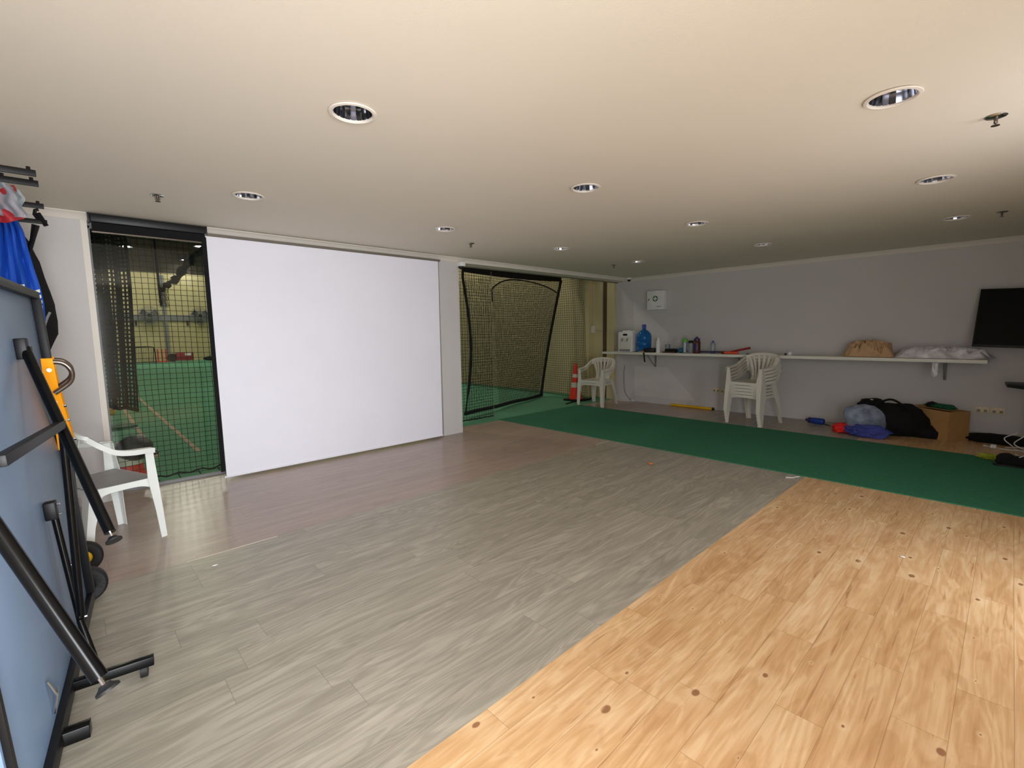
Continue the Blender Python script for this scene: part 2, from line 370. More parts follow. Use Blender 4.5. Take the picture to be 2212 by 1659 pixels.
def tag(o, label=None, cat=None, group=None, kind=None):
    if label: o['label'] = label
    if cat: o['category'] = cat
    if group: o['group'] = group
    if kind: o['kind'] = kind
    return o
def thing(name, label, cat, loc=(0, 0, 0), rz=0, group=None):
    o = bpy.data.objects.new(name, None); COL.objects.link(o); o.empty_display_size = 0.1
    o.location = loc; o.rotation_euler = (0, 0, rz); return tag(o, label, cat, group)
def struct(o): o['kind'] = 'structure'; return o
def copy_tree(o, parent=None):
    c = o.copy(); COL.objects.link(c); c.parent = parent
    for ch in list(o.children): copy_tree(ch, c)
    return c
def dup(root, loc, rz, label, group=None):
    c = copy_tree(root); c.location = loc; c.rotation_euler = (0, 0, rz); c['label'] = label
    if group: c['group'] = group
    return c
def lerp(a, b, t): return a + (b - a) * t
def curve(pts, n):
    """Catmull-Rom through pts"""
    P = [Vector(p) for p in pts]; P = [2 * P[0] - P[1]] + P + [2 * P[-1] - P[-2]]; out = []
    for i in range(1, len(P) - 2):
        for k in range(n):
            t = k / n; a, b, c, d = P[i - 1], P[i], P[i + 1], P[i + 2]
            out.append(0.5 * ((2 * b) + (c - a) * t + (2 * a - 5 * b + 4 * c - d) * t * t + (3 * b - a - 3 * c + d) * t ** 3))
    out.append(P[-2]); return out

# ------------------------------------------------------------------ room dimensions
H, D, W = 2.4, 5.2244, 8.08
XL, YB = -1.0, -0.9          # left wall, wall behind the camera
DO = 5.50                    # outer face of the screen wall

# --- downlight and sprinkler positions
LX, LY, LA, LB = 1.0436, 2.1453, 1.72, 1.708
LIGHTS = [(i, j) for i in range(4) for j in (-1, 0, 1) if (i, j) != (0, -1)]
SPR = [(0.558, 4.251), (3.416, 4.273), (6.22, 4.281), (3.392, 0.126), (6.22, 0.136)]

# ceiling with real round openings for the recessed lamps
def build_ceiling():
    xs = [XL - .1] + [LX + LA * i + d for i in range(4) for d in (-.15, .15)] + [W + .1]
    ys = [YB - .1] + [LY + LB * j + d for j in (-1, 0, 1) for d in (-.15, .15)] + [D]
    mb = MB(); n = 48
    for a in range(len(xs) - 1):
        for b in range(len(ys) - 1):
            x0, x1, y0, y1 = xs[a], xs[a + 1], ys[b], ys[b + 1]
            if a % 2 == 1 and b % 2 == 1 and (a // 2, b // 2 - 1) in LIGHTS:
                cx, cy = (x0 + x1) / 2, (y0 + y1) / 2; vs = []
                for k in range(n):
                    c_, s_ = cos(2 * pi * k / n), sin(2 * pi * k / n); q = .15 / max(abs(c_), abs(s_))
                    vs += [(cx + q * c_, cy + q * s_, H), (cx + .087 * c_, cy + .087 * s_, H)]
                mb.add(vs, [(2 * k, 2 * k + 1, (2 * k + 3) % (2 * n), (2 * k + 2) % (2 * n)) for k in range(n)])
            else: mb.add([(x0, y0, H), (x0, y1, H), (x1, y1, H), (x1, y0, H)], [(0, 1, 2, 3)])
    return mb.build('ceiling', M['ceiling'], smooth=0)
struct(build_ceiling())
struct(MB().span(XL - .2, W + .2, YB - .2, DO, 2.62, 2.75).build('ceiling', M['hall_dark']))   # unseen slab added above the ceiling void to block light

# floor coverings
def sheet(name, x0, x1, y0, y1, m, z=0.0):
    return struct(MB().span(x0, x1, y0, y1, z - 0.05, z).build(name, m, smooth=0))
sheet('floor', XL, W + .05, 3.42, DO + .02, M['floor_brown'])
sheet('floor', XL, W + .05, 1.24, 3.42, M['floor_grey'])
sheet('floor', XL, W + .05, YB - .1, 1.24, M['floor_orange'])
sheet('floor', -9, 8.2, DO + .02, 36, M['hall_floor'])
sheet('floor', -12, 14, -9, YB - .1, M['outside'], -0.02)

# walls
struct(MB().span(XL - .1, 0.2, D, DO, 0, 2.62).build('wall_far', M['wall'], smooth=0))
struct(MB().span(3.63, 3.948, D, DO, 0, 2.62).build('wall_far', M['wall'], smooth=0))
struct(MB().span(0.2, 3.63, D, DO, 2.345, 2.62).build('wall_far', M['wall'], smooth=0))
struct(MB().span(3.948, W, D, DO, 2.345, 2.62).build('wall_far', M['trim'], smooth=0))
struct(MB().span(W, W + .12, YB - .1, DO, 0, 2.62).build('wall_right', M['wall'], smooth=0))
struct(MB().span(XL - .12, XL, YB - .1, D, 0, 2.62).build('wall_left', M['wall'], smooth=0))
for a in ((XL, -.41, 0, 2.62), (.41, 2.78, 0, 2.62), (-.41, .41, 2.2, 2.62), (3.72, W, 0, 2.62), (2.78, 3.72, 2.12, 2.62), (2.78, 3.72, 0, .18)):
    struct(MB().span(a[0], a[1], YB - .12, YB, a[2], a[3]).build('wall_back', M['wall'], smooth=0))

# cornice (cove profile)
def cornice(name, a, b, inward):
    a, b, n = Vector(a), Vector(b), Vector(inward)
    prof = [(0, 0), (0.0, -0.056), (0.006, -0.056), (0.012, -0.046), (0.028, -0.024), (0.046, -0.012), (0.056, -0.006), (0.056, 0)]
    secs = [[p + n * x + Vector((0, 0, z)) for x, z in prof] for p in (a, b)]
    return struct(MB().loft(secs).build(name, M['trim'], smooth=30))
cornice('trim_1', (XL, D, H - .0005), (0.2, D, H - .0005), (0, -1, 0))
cornice('trim_2', (1.03, D, H - .0005), (W, D, H - .0005), (0, -1, 0))
cornice('trim_3', (W, YB, H - .0005), (W, D, H - .0005), (-1, 0, 0))
cornice('trim_4', (XL, YB, H - .0005), (XL, D, H - .0005), (1, 0, 0))
# corner bead beside the window and a flush frame on the pillar
struct(MB().span(0.158, 0.2, D - .006, D, 0, 2.345).build('trim_5', M['trim'], smooth=0, bevel=.001))
pf = MB().span(3.63, 3.642, D - .004, D, 0, 2.345).span(3.925, 3.948, D - .005, D, 0, 2.345).span(3.642, 3.925, D - .004, D, 0, 0.06)
struct(pf.build('trim_6', M['wall'], smooth=0, bevel=.001))
# baseboards
struct(MB().span(XL, 0.158, D - .014, D, 0, 0.085).build('baseboard_far', M['wall'], smooth=0, bevel=.003))
struct(MB().span(W - .014, W, YB, DO, 0, 0.085).build('baseboard_right', M['wall'], smooth=0, bevel=.003))
# slightly lighter patches on the right-hand wall
for poly, lab in (([(5.095, 1.964), (4.344, 1.313), (4.40, 1.01), (5.08, 1.01)], 'large paler triangular patch on the grey wall above the shelf, behind the blue bottle'),
                  ([(5.06, 0.70), (4.37, 0.70), (3.80, 0.12), (5.05, 0.12)], 'paler sloping patch on the grey wall below the shelf')):
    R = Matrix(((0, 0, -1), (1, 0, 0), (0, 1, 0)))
    tag(MB().prism(poly, 0, 0.0012, R=R, c=(W, 0, 0)).build('wall_patch', M['pale_patch'], smooth=0), lab, 'wall patch')

# window frame and panes (glazing to the indoor cricket hall)
wf = MB().span(0.2, 0.222, DO - .05, DO, 0, 2.345).span(3.61, 3.63, DO - .05, DO, 0, 2.345).span(0.2, 3.63, DO - .05, DO, 0, 0.022).span(0.2, 3.63, DO - .05, DO, 2.325, 2.345)
w1 = struct(wf.build('window_1', M['grey_plastic'], smooth=0, bevel=.002))
struct(MB().span(0.222, 3.61, DO - .03, DO - .02, 0.022, 2.325).build('glass', M['window_glass'], w1, smooth=0))
w2 = struct(MB().span(3.948, 8.08, DO - .05, DO - .01, 2.332, 2.345).build('window_2', M['grey_blind'], smooth=0, bevel=.002))

# ------------------------------------------------------------------ sports hall beyond
struct(MB().span(8.1, 8.3, DO, 36, 0, 7).build('wall_hall_right', M['hall_wall'], smooth=0))
struct(MB().span(8.02, 8.1, DO + .005, 5.68, 0, 3.2).build('trim_7', M['hall_wall'], smooth=0, bevel=.004))
struct(MB().span(8.06, 8.1, 5.68, 5.80, 0, 3.2).build('trim_8', M['hall_brown'], smooth=0))
struct(MB().span(8.0, 8.1, 6.12, 6.22, 0, 7).build('trim_9', M['hall_wall'], smooth=0))
struct(MB().span(-9, 8.3, 35, 35.2, 0, 5.25).build('wall_hall_far', M['hall_wall'], smooth=0))
struct(MB().span(-9, 8.3, 35.05, 35.25, 5.25, 7.2).build('wall_hall_far', M['hall_dark'], smooth=0))
struct(MB().span(-9.2, -9, DO, 36, 0, 7.2).build('wall_hall_left', M['hall_dark'], smooth=0))
struct(MB().span(-9.2, 8.4, DO, 36, 7.1, 7.3).build('ceiling', M['hall_dark'], smooth=0))
struct(MB().span(-9.2, XL - .1, DO - .1, DO, 0, 7.3).build('wall_hall_near', M['hall_dark'], smooth=0))
struct(MB().span(XL - .1, 8.4, DO - .1, DO, 2.62, 7.3).build('wall_hall_near', M['hall_dark'], smooth=0))
for k, (x0, x1, y0, y1) in enumerate(((0.74, 0.65, 15.0, 6.75), (1.13, 1.06, 16.5, 6.75))):
    mb = MB(); w_ = 0.025
    mb.add([(x0 - w_, y0, .002), (x0 + w_, y0, .002), (x1 + w_, y1, .002), (x1 - w_, y1, .002), (x0 - w_, y0, .004), (x0 + w_, y0, .004), (x1 + w_, y1, .004), (x1 - w_, y1, .004)],
           [(4, 5, 6, 7), (0, 1, 5, 4), (1, 2, 6, 5), (2, 3, 7, 6), (3, 0, 4, 7)])
    tag(mb.build('court_line', M['line'], smooth=0), ['pinkish line on the green hall floor, left of the two', 'pinkish line on the green hall floor, right of the two'][k], 'floor line', 'faded court lines')

# hall roof beam and wall rail
tag(MB().span(2.4, 5.2, 27.9, 28.15, 6.45, 6.7).build('roof_beam', M['rust'], smooth=0), 'rust coloured steel beam under the dark hall roof', 'roof beam')
rail = thing('wall_rail', 'long grey rail carrying the fans on the far cream hall wall', 'wall rail', (0, 34.95, 2.65))
MB().span(-2, 8, -.12, 0.04, -.22, .12).build('rail', M['grey_plastic'], rail, smooth=0)
for x in (0.5, 3.0, 5.5): MB().span(x - .05, x + .05, -.1, 0.05, -.5, -.2).build('bracket', M['dark_metal'], rail, smooth=0)
tag(MB().span(4.30, 4.50, 34.85, 35.0, 0, 5.1).build('wall_post', M['grey_plastic'], smooth=0), 'grey vertical post against the far cream hall wall', 'post')
# wall fans
fan = thing('wall_fan', 'round caged wall fan on the far hall wall, left of the grey post', 'wall fan', (3.6, 34.45, 2.72), 0, 'wall fans in the hall')
cg = MB()
for r_ in (0.16, 0.3, 0.44, 0.52): cg.tube([(r_ * cos(2 * pi * k / 32), -.12 + .05 * (r_ / .52), r_ * sin(2 * pi * k / 32)) for k in range(32)], .009, 5, closed=True)
for k in range(44): cg.tube([(0.1 * cos(2 * pi * k / 44), -.12, .1 * sin(2 * pi * k / 44)), (.52 * cos(2 * pi * k / 44), -.07, .52 * sin(2 * pi * k / 44))], .009, 4)
cg.build('cage', M['grey_plastic'], fan)
bl = MB()
for k in range(3):
    a = 2 * pi * k / 3 + .5
    bl.slab(lambda u, v, a=a: (cos(a) * (.06 + .38 * u) - sin(a) * (v - .5) * .34 * (.5 + u * .5), -.02 + (v - .5) * .08, sin(a) * (.06 + .38 * u) + cos(a) * (v - .5) * .34 * (.5 + u * .5)), 4, 4, .008)
bl.build('blade', M['dark_metal'], fan)
MB().cyl((0, -.1, 0), (0, .18, 0), .11).build('motor', M['dark_metal'], fan)
MB().span(-.05, .05, .1, .45, -.38, -.28).span(-.05, .05, .1, .2, -.35, -.05).build('bracket', M['dark_metal'], fan)
dup(fan, (6.1, 34.45, 2.72), 0, 'round caged wall fan on the far hall wall, beside the projection screen edge', 'wall fans in the hall')

# high-bay lamps
HL = [((2.57, 30.97, 6.0), 'bright high-bay lamp in the hall, biggest glow near the window top'), ((1.42, 34.2, 6.0), 'bright high-bay lamp at the left edge of the hall window'),
      ((5.35, 28.77, 6.0), 'bright high-bay lamp in the hall, beside the projection screen edge'), ((5.56, 34.3, 6.0), 'bright high-bay lamp in the hall, lowest of the pair near the screen')]
lampr = None
for k, (p, lab) in enumerate(HL):
    if lampr is None:
        lampr = thing('high_bay_lamp', lab, 'hall lamp', p, 0, 'high-bay lamps in the hall')
        MB().lathe([(.05, .42), (.1, .40), (.12, .25), (.24, .06), (.27, 0), (.25, 0), (.22, .06), (.1, .24)], n=20, cap=False).build('lamp_shade', M['dark_metal'], lampr)
        MB().lathe([(0, .02), (.12, .02), (.22, .05), (.2, .08), (0, .09)], n=20).build('bulb', M['lamp_glow'], lampr)
        MB().cyl((0, 0, .4), (0, 0, 1.1), .012, 6).build('stem', M['dark_metal'], lampr)
    else: dup(lampr, p, 0, lab, 'high-bay lamps in the hall')
def point(name, loc, e, col=(1, .93, .82), r=.25):
    l = bpy.data.lights.new(name, 'POINT'); l.energy = e; l.color = col; l.shadow_soft_size = r
    o = bpy.data.objects.new(name, l); COL.objects.link(o); o.location = loc; return o
for k, p in enumerate([(2.57, 30.97, 5.9), (5.35, 28.77, 5.9), (3.0, 22, 6.2), (1.0, 15, 6.2), (5.5, 15, 6.2), (2.5, 9.5, 6.2), (6.6, 9.0, 6.2)]):  # first two sit at modelled lamps; the rest are added lights with no fitting
    point('hall_lamp_and_fill', p, [210, 210, 260, 240, 190, 190, 180][k])

# ------------------------------------------------------------------ nets
def net(name, fn, nu, nv, r, m, parent=None, zclip=None, sides=3, sub=1):
    """real cord net: fn(u,v)->point; nu x nv meshes"""
    mb = MB()
    for i in range(nu + 1):
        pts = [fn(i / nu, j / (nv * sub)) for j in range(nv * sub + 1)]
        mb.tube(pts, r, sides, cap=False)
    for j in range(nv + 1):
        pts = [fn(i / (nu * sub), j / nv) for i in range(nu * sub + 1)]
        mb.tube(pts, r, sides, cap=False)
    return mb.build(name, m, parent, smooth=60)
def wob(p, a=.006, f=3.0):
    n_ = noise.noise_vector(Vector(p) * f); return (p[0] + n_.x * a, p[1] + n_.y * a * 2, p[2] + n_.z * a)
# net behind the left-hand window
wn = thing('safety_net', 'black square-mesh safety net hanging just behind the left window', 'net', (0, 0, 0))
net('netting', lambda u, v: wob((0.15 + 1.1 * u, 5.60 + .012 * sin(9 * u), 0.03 + 2.42 * v + .012 * sin(5 * u) * (1 - v))), 22, 48, .0028, M['net'], wn)
MB().tube([wob((0.1 + 1.2 * k / 24, 5.60, .045 + .012 * sin(k * 1.7)), .004, 9) for k in range(25)], .008, 6).build('bottom_rope', M['net'], wn)
for k in range(5): MB().tube([(0.35 + k * .17, 5.595, .05), (0.36 + k * .17, 5.58, .02), (0.37 + k * .17, 5.59, .005)], .005, 5).build('tie', M['net'], wn)
# bunched net curtain hanging at left
bn = thing('gathered_net', 'dark gathered net curtain hanging at the left of the hall window', 'net', (0, 0, 0))
def bunch(u, v):
    z = lerp(0.62, 6.0, v); x = lerp(-0.1, 0.49 + .05 * min(v * 4, 1), u); return (x + .01 * sin(40 * u + 3 * v), 6.5 + .07 * sin(22 * u + 2 * v), z + .12 * (1 - u) * (1 - v) ** 6)
net('netting', bunch, 30, 120, .012, M['net'], bn)
net('netting_layer', lambda u, v: (lerp(-.1, .36, u) + .012 * sin(33 * u), 6.62 + .06 * cos(25 * u), lerp(.75, 6.0, v) + .1 * (1 - u) * (1 - v) ** 4), 26, 110, .012, M['net'], bn)
MB().tube([(-.1 + .6 * k / 12, 6.5 + .05 * sin(k), .74 - .12 * (k / 12) + .015 * sin(2 * k)) for k in range(13)], .02, 7).build('hem', M['net'], bn)
# diagonal gathered net drawn up under the hall roof
dn = thing('rolled_net', 'black rolled-up net sagging diagonally across the hall window', 'net', (0, 0, 0))
dp = curve([(0.80, 6.5, 1.90), (0.86, 6.5, 1.97), (0.96, 6.5, 2.05), (1.05, 6.5, 2.19), (1.2, 6.5, 2.36), (1.7, 6.5, 2.75), (2.6, 6.5, 3.3), (3.6, 6.5, 4.6), (4.2, 6.5, 7.1)], 6)
mb = MB(); mb.tube([(p.x + .006 * sin(i * 2.1), p.y, p.z + .008 * sin(i * 1.7)) for i, p in enumerate(dp)], [.022 + .012 * sin(i * 1.3) + .02 * min(i / 18, 1) for i in range(len(dp))], 9)
mb.build('roll', M['net'], dn)
net('tail', lambda u, v: (0.785 + .075 * u + .006 * sin(20 * v), 6.5 + .03 * sin(9 * u), 1.73 + .25 * v), 6, 14, .003, M['net_soft'], dn)
MB().tube([(0.78, 6.5, 7.1), (0.79, 6.5, 1.95), (0.795, 6.5, 1.74)], .012, 6).build('cord', M['net'], dn)

# right-hand opening: wall net, panel net, arched net, short side net
sn = thing('side_wall_netting', 'long dark net hanging along the cream hall side wall', 'net', (0, 0, 0))
net('netting', lambda u, v: wob((7.78 + .03 * sin(40 * u), lerp(lerp(5.97, 6.12, v), 12.2, u), 0.02 + 2.75 * v), .012, 2), 118, 56, .0036, M['net_soft'], sn)
pn = thing('batting_cage_net', 'large net curtain with a black canvas border in the right opening', 'net', (0, 0, 0))
def pnet(u, v, off=0.0):
    bx, by = lerp(4.58, 7.36, u), lerp(5.98, 6.89, u); tx, ty = lerp(4.63, 7.86, u), lerp(6.01, 6.78, u)
    bow = .2 * sin(pi * min(v * 1.05, 1)) * (1 - u) - .06 * sin(pi * v) * u
    zt = lerp(2.36, 2.49, u ** 2) ; zb = lerp(.06, .0, u) + .02
    return (lerp(bx, tx, v) + bow + off * .3, lerp(by, ty, v) + bow * .3 + .02 * sin(14 * u + 3 * v) + off, lerp(zb, zt, v))
net('netting', pnet, 60, 50, .0026, M['net_soft'], pn)
MB().tube([pnet(0, k / 24) for k in range(25)], [.022 if k > 3 else .012 for k in range(25)], 7).build('side_rope', M['net'], pn)
MB().tube([pnet(1, k / 24) for k in range(25)], [.045 if k == 0 else .03 for k in range(25)], 7).build('side_rope', M['net'], pn)
MB().tube([pnet(k / 24, .006) for k in range(25)], .03, 7).build('bottom_rope', M['net'], pn)
tb = [pnet(k / 24, 1) for k in range(25)]
MB().slab(lambda u, v: (lerp(4.60, 7.92, u), lerp(6.0, 6.80, u), lerp(lerp(2.35, 2.47, u ** 2), 3.3, v)), 12, 2, .01).build('canvas_header', M['black_fabric'], pn)
an = thing('arched_net', 'fine net with a black arched cord behind the large net curtain', 'net', (0, 0, 0))
def anet(u, v):
    t_ = lerp(lerp(.41, .26, v), lerp(1.0, 1.0, v), u)
    zt = 2.15 + .23 * (1 - (1 - min(u / .38, 1)) ** 2.6) - .16 * max(0, (u - .5) / .5) ** 2.6
    p = pnet(t_, v, .12); bow_ = .2 * sin(pi * min(v * 1.05, 1)) * (1 - t_)
    return (p[0] - bow_, p[1] - .3 * bow_, lerp(.03, zt, v))
net('netting', anet, 60, 66, .0017, M['net_soft'], an)
MB().tube([anet(0, .90), anet(0, .96)] + [anet(k / 36, 1) for k in range(37)] + [anet(1, .95)], .014, 6).build('arch_cord', M['net'], an)
kn = thing('side_net', 'narrow net curtain with a beaded edge beside the pillar', 'net', (0, 0, 0))
net('netting', lambda u, v: wob((3.98 + 1.0 * u, 5.75 - .0 * u + .012 * sin(8 * u), .03 + 2.33 * v), .008, 4), 20, 47, .003, M['net'], kn)
MB().tube([wob((3.98 + 1.0 * k / 20, 5.745, .03 + .012 * abs(sin(k * 1.9))), .004, 9) for k in range(21)], .009, 6).build('bottom_rope', M['net'], kn)
MB().lathe([(.0025 + .0045 * max(0, cos(2 * pi * k / 8)) ** 2, .02 + k * .0063) for k in range(372)], c=(4.985, 5.74, 0), n=6).build('beaded_edge', M['bead'], kn)
# conduit on the hall side wall
co = thing('conduit', 'thin conduit with a small box on the cream hall wall', 'conduit', (8.1, 6.06, 1.43))
MB().cyl((-.015, 0, 0), (-.015, 0, 1.6), .012, 8).cyl((-.015, 0, 0), (-.015, -.34, -.03), .012, 8).build('pipe', M['hall_wall'], co)
MB().box((-.025, .0, .0), (.05, .09, .14)).build('junction_box', M['trim'], co, bevel=.004)

# far hall objects
gf = thing('practice_goal', 'small black framed net goal by the far hall wall', 'goal', (2.65, 33.4, 0))
def hoop(y): return curve([(-.95, y, 0), (-.93, y, .75), (-.8, y, .9), (.0, y, .92), (.8, y, .9), (.93, y, .75), (.95, y, 0)], 5)
MB().tube(hoop(0), .03, 6).tube([(-.95, 0, .02), (-.95, .7, .02), (.95, .7, .02), (.95, 0, .02)], .025, 6).tube([(-.9, 0, .85), (-.9, .7, .02)], .02, 5).tube([(.9, 0, .85), (.9, .7, .02)], .02, 5).build('frame', M['black_metal'], gf)
net('netting', lambda u, v: (lerp(-.9, .9, u), .7 * (1 - v), .9 * v), 16, 10, .006, M['net'], gf)
st = thing('cricket_stumps', 'set of three orange cricket stumps by the far hall wall', 'cricket stumps', (3.95, 33.8, 0))
for k in (-1, 0, 1): MB().tube([(k * .19, 0, .05), (k * .19, 0, .76)], .035, 8).build('stump', M['cone_orange'], st)
MB().box((0, 0, .03), (.6, .16, .06)).build('base', M['cone_orange'], st)
bw = thing('bowling_machine', 'dark red box machine with a black wheel by the far hall wall', 'machine', (4.85, 33.6, 0))
MB().box((.15, 0, .3), (.85, .4, .45)).build('body', M['red_dark'], bw, bevel=.03)
MB().cyl((-.45, -.1, .25), (-.45, .1, .25), .24, 16).build('wheel', M['rubber'], bw)
MB().box((.3, -.21, .42), (.3, .01, .14)).build('panel', M['white'], bw)
dk = thing('kit_bag', 'low dark kit bag on the green floor by the far hall wall', 'bag', (6.35, 33.6, 0))
MB().blob((0, 0, .12), (.42, .25, .14), .1, 3, 3, flat=0).build('body', M['black_fabric'], dk)
MB().tube(curve([(-.15, 0, .2), (0, 0, .33), (.15, 0, .2)], 5), .015, 5).build('handle', M['black_fabric'], dk)
tr = thing('floor_fan', 'small dark standing object near the screen edge by the far hall wall', 'floor fan', (7.05, 33.6, 0))
MB().cyl((0, -.1, .42), (0, .1, .42), .3, 18).build('housing', M['dark_metal'], tr); MB().tube([(-.25, 0, 0), (0, 0, .3), (.25, 0, 0)], .03, 6).build('stand', M['dark_metal'], tr)
# things just behind the left-hand window
hc = thing('traffic_cone', 'orange and white traffic cone behind the left window, under the black helmet', 'traffic cone', (0.34, 5.98, 0))
MB().lathe([(.15, .02), (.135, .03), (.118, .14)], n=24).build('cone_bottom', M['cone_orange'], hc)
MB().lathe([(.118, .14), (.09, .30)], n=24).build('white_band', M['cone_white'], hc)
MB().lathe([(.09, .30), (.078, .36)], n=24).build('cone_middle', M['cone_orange'], hc)
MB().box((0, 0, .01), (.36, .36, .02)).build('base', M['green_dark'], hc, bevel=.01)
hm = thing('black_helmet', 'round black helmet resting on the cone behind the left window', 'helmet', (0.40, 5.93, .30))
MB().blob((0, 0, 0), (.15, .15, .125), .04, 5, 4).build('shell', M['black_plastic'], hm)
MB().slab(lambda u, v: (.02 + .16 * cos(-1.2 + 2.4 * u), -.05 + .14 * sin(-1.2 + 2.4 * u), -.07 + .02 * v), 10, 2, .012).build('peak', M['black_plastic'], hm)
tag(MB().blob((.484, 11.2, .07), (.07, .07, .07), .02, 2, 3).build('yellow_ball', M['yellow']), 'small yellow ball on the green hall floor behind the left window', 'ball')
tag(MB().box((.40, 9.5, .02), (.5, .45, .04), rz=.3).build('floor_pad', M['green_dark'], bevel=.01), 'dark green pad on the hall floor behind the left window', 'pad')

# ------------------------------------------------------------------ projection screen, rail, roller blind
ps = thing('projection_screen', 'large white pull-down projection screen hanging on the far wall', 'projection screen', (0, 0, 0))
SY = D - .075
MB().slab(lambda u, v: (lerp(lerp(1.018, 1.005, v), lerp(3.553, 3.567, v), u), SY + .003 * sin(pi * u), lerp(.035, 2.312, v)), 12, 12, .003).build('fabric', M['screen'], ps)
MB().span(.975, 1.012, SY - .002, SY + .004, .09, 2.3).build('black_border', M['black_fabric'], ps, smooth=0)
MB().tube([(1.0, SY, .033), (3.56, SY, .033)], .009, 8).build('weight_bar', M['screen'], ps)
MB().span(1.0, 3.6, SY - .008, SY + .05, 2.314, 2.338).build('top_rail', M['grey_blind'], ps, smooth=0, bevel=.003)
rb = thing('roller_blind', 'black roller blind cassette at the ceiling above the left window', 'roller blind', (0, 0, 0))
MB().span(.215, 1.015, D - .09, D - .01, 2.325, 2.392).build('cassette', M['black_plastic'], rb, bevel=.012)
MB().span(.225, 1.01, D - .06, D - .045, 2.255, 2.33).build('blind_fabric', M['black_fabric'], rb, smooth=0)
MB().span(.222, 1.012, D - .066, D - .04, 2.245, 2.257).build('bottom_bar', M['steel'], rb, smooth=0, bevel=.002)
for x in (.205, 1.012): MB().span(x, x + .012, D - .085, D - .012, 2.32, 2.395).build('end_cap', M['dark_metal'], rb, bevel=.003)

# ------------------------------------------------------------------ ceiling fittings
dl = thing('downlight', '', 'downlight', (0, 0, 0), 0, 'recessed downlights in the ceiling')
MB().lathe([(.088, .001), (.104, -.002), (.107, -.005), (.104, -.009), (.092, -.011), (.086, -.006), (.0855, .004), (.088, .001)], n=48, cap=False).build('trim_ring', M['trim'], dl)
mb = MB(); n_ = 20
secs = [[Vector((rr * cos(2 * pi * k / n_), rr * sin(2 * pi * k / n_), z)) for k in range(n_)] for rr, z in ((.086, 0), (.078, .05), (.062, .10), (.045, .125))]
mb.loft(secs, cap=False); mb.build('reflector', M['chrome_dark'], dl, smooth=0)
MB().lathe([(.0, .125), (.06, .125), (.06, .13), (0, .13)], n=20).build('back_plate', M['dark_metal'], dl)
for y in (-.018, .018): MB().tube(curve([(-.03, y, .123), (-.03, y, .075), (-.022, y, .062), (0, y, .058), (.022, y, .062), (.03, y, .075), (.03, y, .123)], 4), .009, 8).build('lamp_tube', M['white'], dl)
rown = {-1: 'front row nearest the camera', 0: 'middle row', 1: 'back row along the screen wall'}
ordn = ['first', 'second', 'third', 'fourth']
first = True
for (i, j) in LIGHTS:
    k = i if j != -1 else i - 1
    lab = 'round chrome recessed downlight in the %s, %s from the left' % (rown[j], ordn[k])
    p = (LX + LA * i, LY + LB * j, H)
    if first: dl.location = p; dl['label'] = lab; first = False
    else: dup(dl, p, 0, lab)
sp = thing('sprinkler_head', '', 'sprinkler', (0, 0, 0), 0, 'ceiling sprinkler heads')
MB().lathe([(.0, -.001), (.04, -.001), (.042, -.004), (.036, -.009), (.015, -.012), (0, -.012)], n=24).build('cover_plate', M['chrome'], sp)
MB().cyl((0, 0, -.01), (0, 0, -.035), .008, 10).tube([(-.01, 0, -.012), (-.014, 0, -.03), (0, 0, -.045)], .003, 6).tube([(.01, 0, -.012), (.014, 0, -.03), (0, 0, -.045)], .003, 6).build('frame', M['steel'], sp)
MB().lathe([(0, -.043), (.016, -.044), (.017, -.047), (0, -.048)], n=16).build('deflector', M['steel'], sp)
SL = ['chrome ceiling sprinkler head above the left window', 'chrome ceiling sprinkler head above the right end of the projection screen', 'chrome ceiling sprinkler head above the first-aid corner, farthest back',
      'chrome ceiling sprinkler head at the upper right, nearest the camera', 'chrome ceiling sprinkler head near the right edge above the television']
for k, (x, y) in enumerate(SPR):
    if k == 0: sp.location = (x, y, H); sp['label'] = SL[0]
    else: dup(sp, (x, y, H), 0, SL[k])
cm = thing('dome_camera', 'small white dome security camera in the far ceiling corner', 'security camera', (7.98, 5.14, 2.40))
MB().lathe([(0, 0), (.05, 0), (.05, -.03), (.042, -.034), (0, -.034)], n=24).build('housing', M['white'], cm)
MB().lathe([(.036, -.034), (.033, -.05), (.02, -.064), (0, -.07)], n=24).build('dome', M['black_plastic'], cm)
cs = thing('motion_sensor', 'small white dome camera on the pillar top beside the net opening', 'security camera', (3.955, 5.17, 2.345))
MB().box((0, 0, -.03), (.09, .09, .06)).build('housing', M['white'], cs, bevel=.008)
MB().lathe([(.036, -.06), (.034, -.08), (.02, -.094), (0, -.098)], n=20).build('dome', M['black_plastic'], cs)

# ------------------------------------------------------------------ green mat
mt = thing('cricket_mat', 'long dark green cricket mat running across the floor to the hall', 'mat', (0, 0, 0))
MB().span(4.92, 6.95, YB + .02, 5.56, 0, .008).build('matting', M['mat'], mt, smooth=0, bevel=.002)

# ------------------------------------------------------------------ wall shelf
sh = thing('long_shelf', 'long white wall-mounted shelf along the right wall', 'shelf', (0, 0, 0))
MB().span(7.60, W - .002, .17, 5.49, .948, .990).build('board', M['shelf'], sh, bevel=.003)
for y in (4.60, 2.98, .55):
    MB().span(7.70, W - .002, y - .015, y + .015, .93, .948).span(W - .02, W - .002, y - .015, y + .015, .70, .948).tube([(7.78, y, .93), (8.04, y, .72)], .009, 6).build('bracket', M['grey_plastic'], sh)
SZ = .990
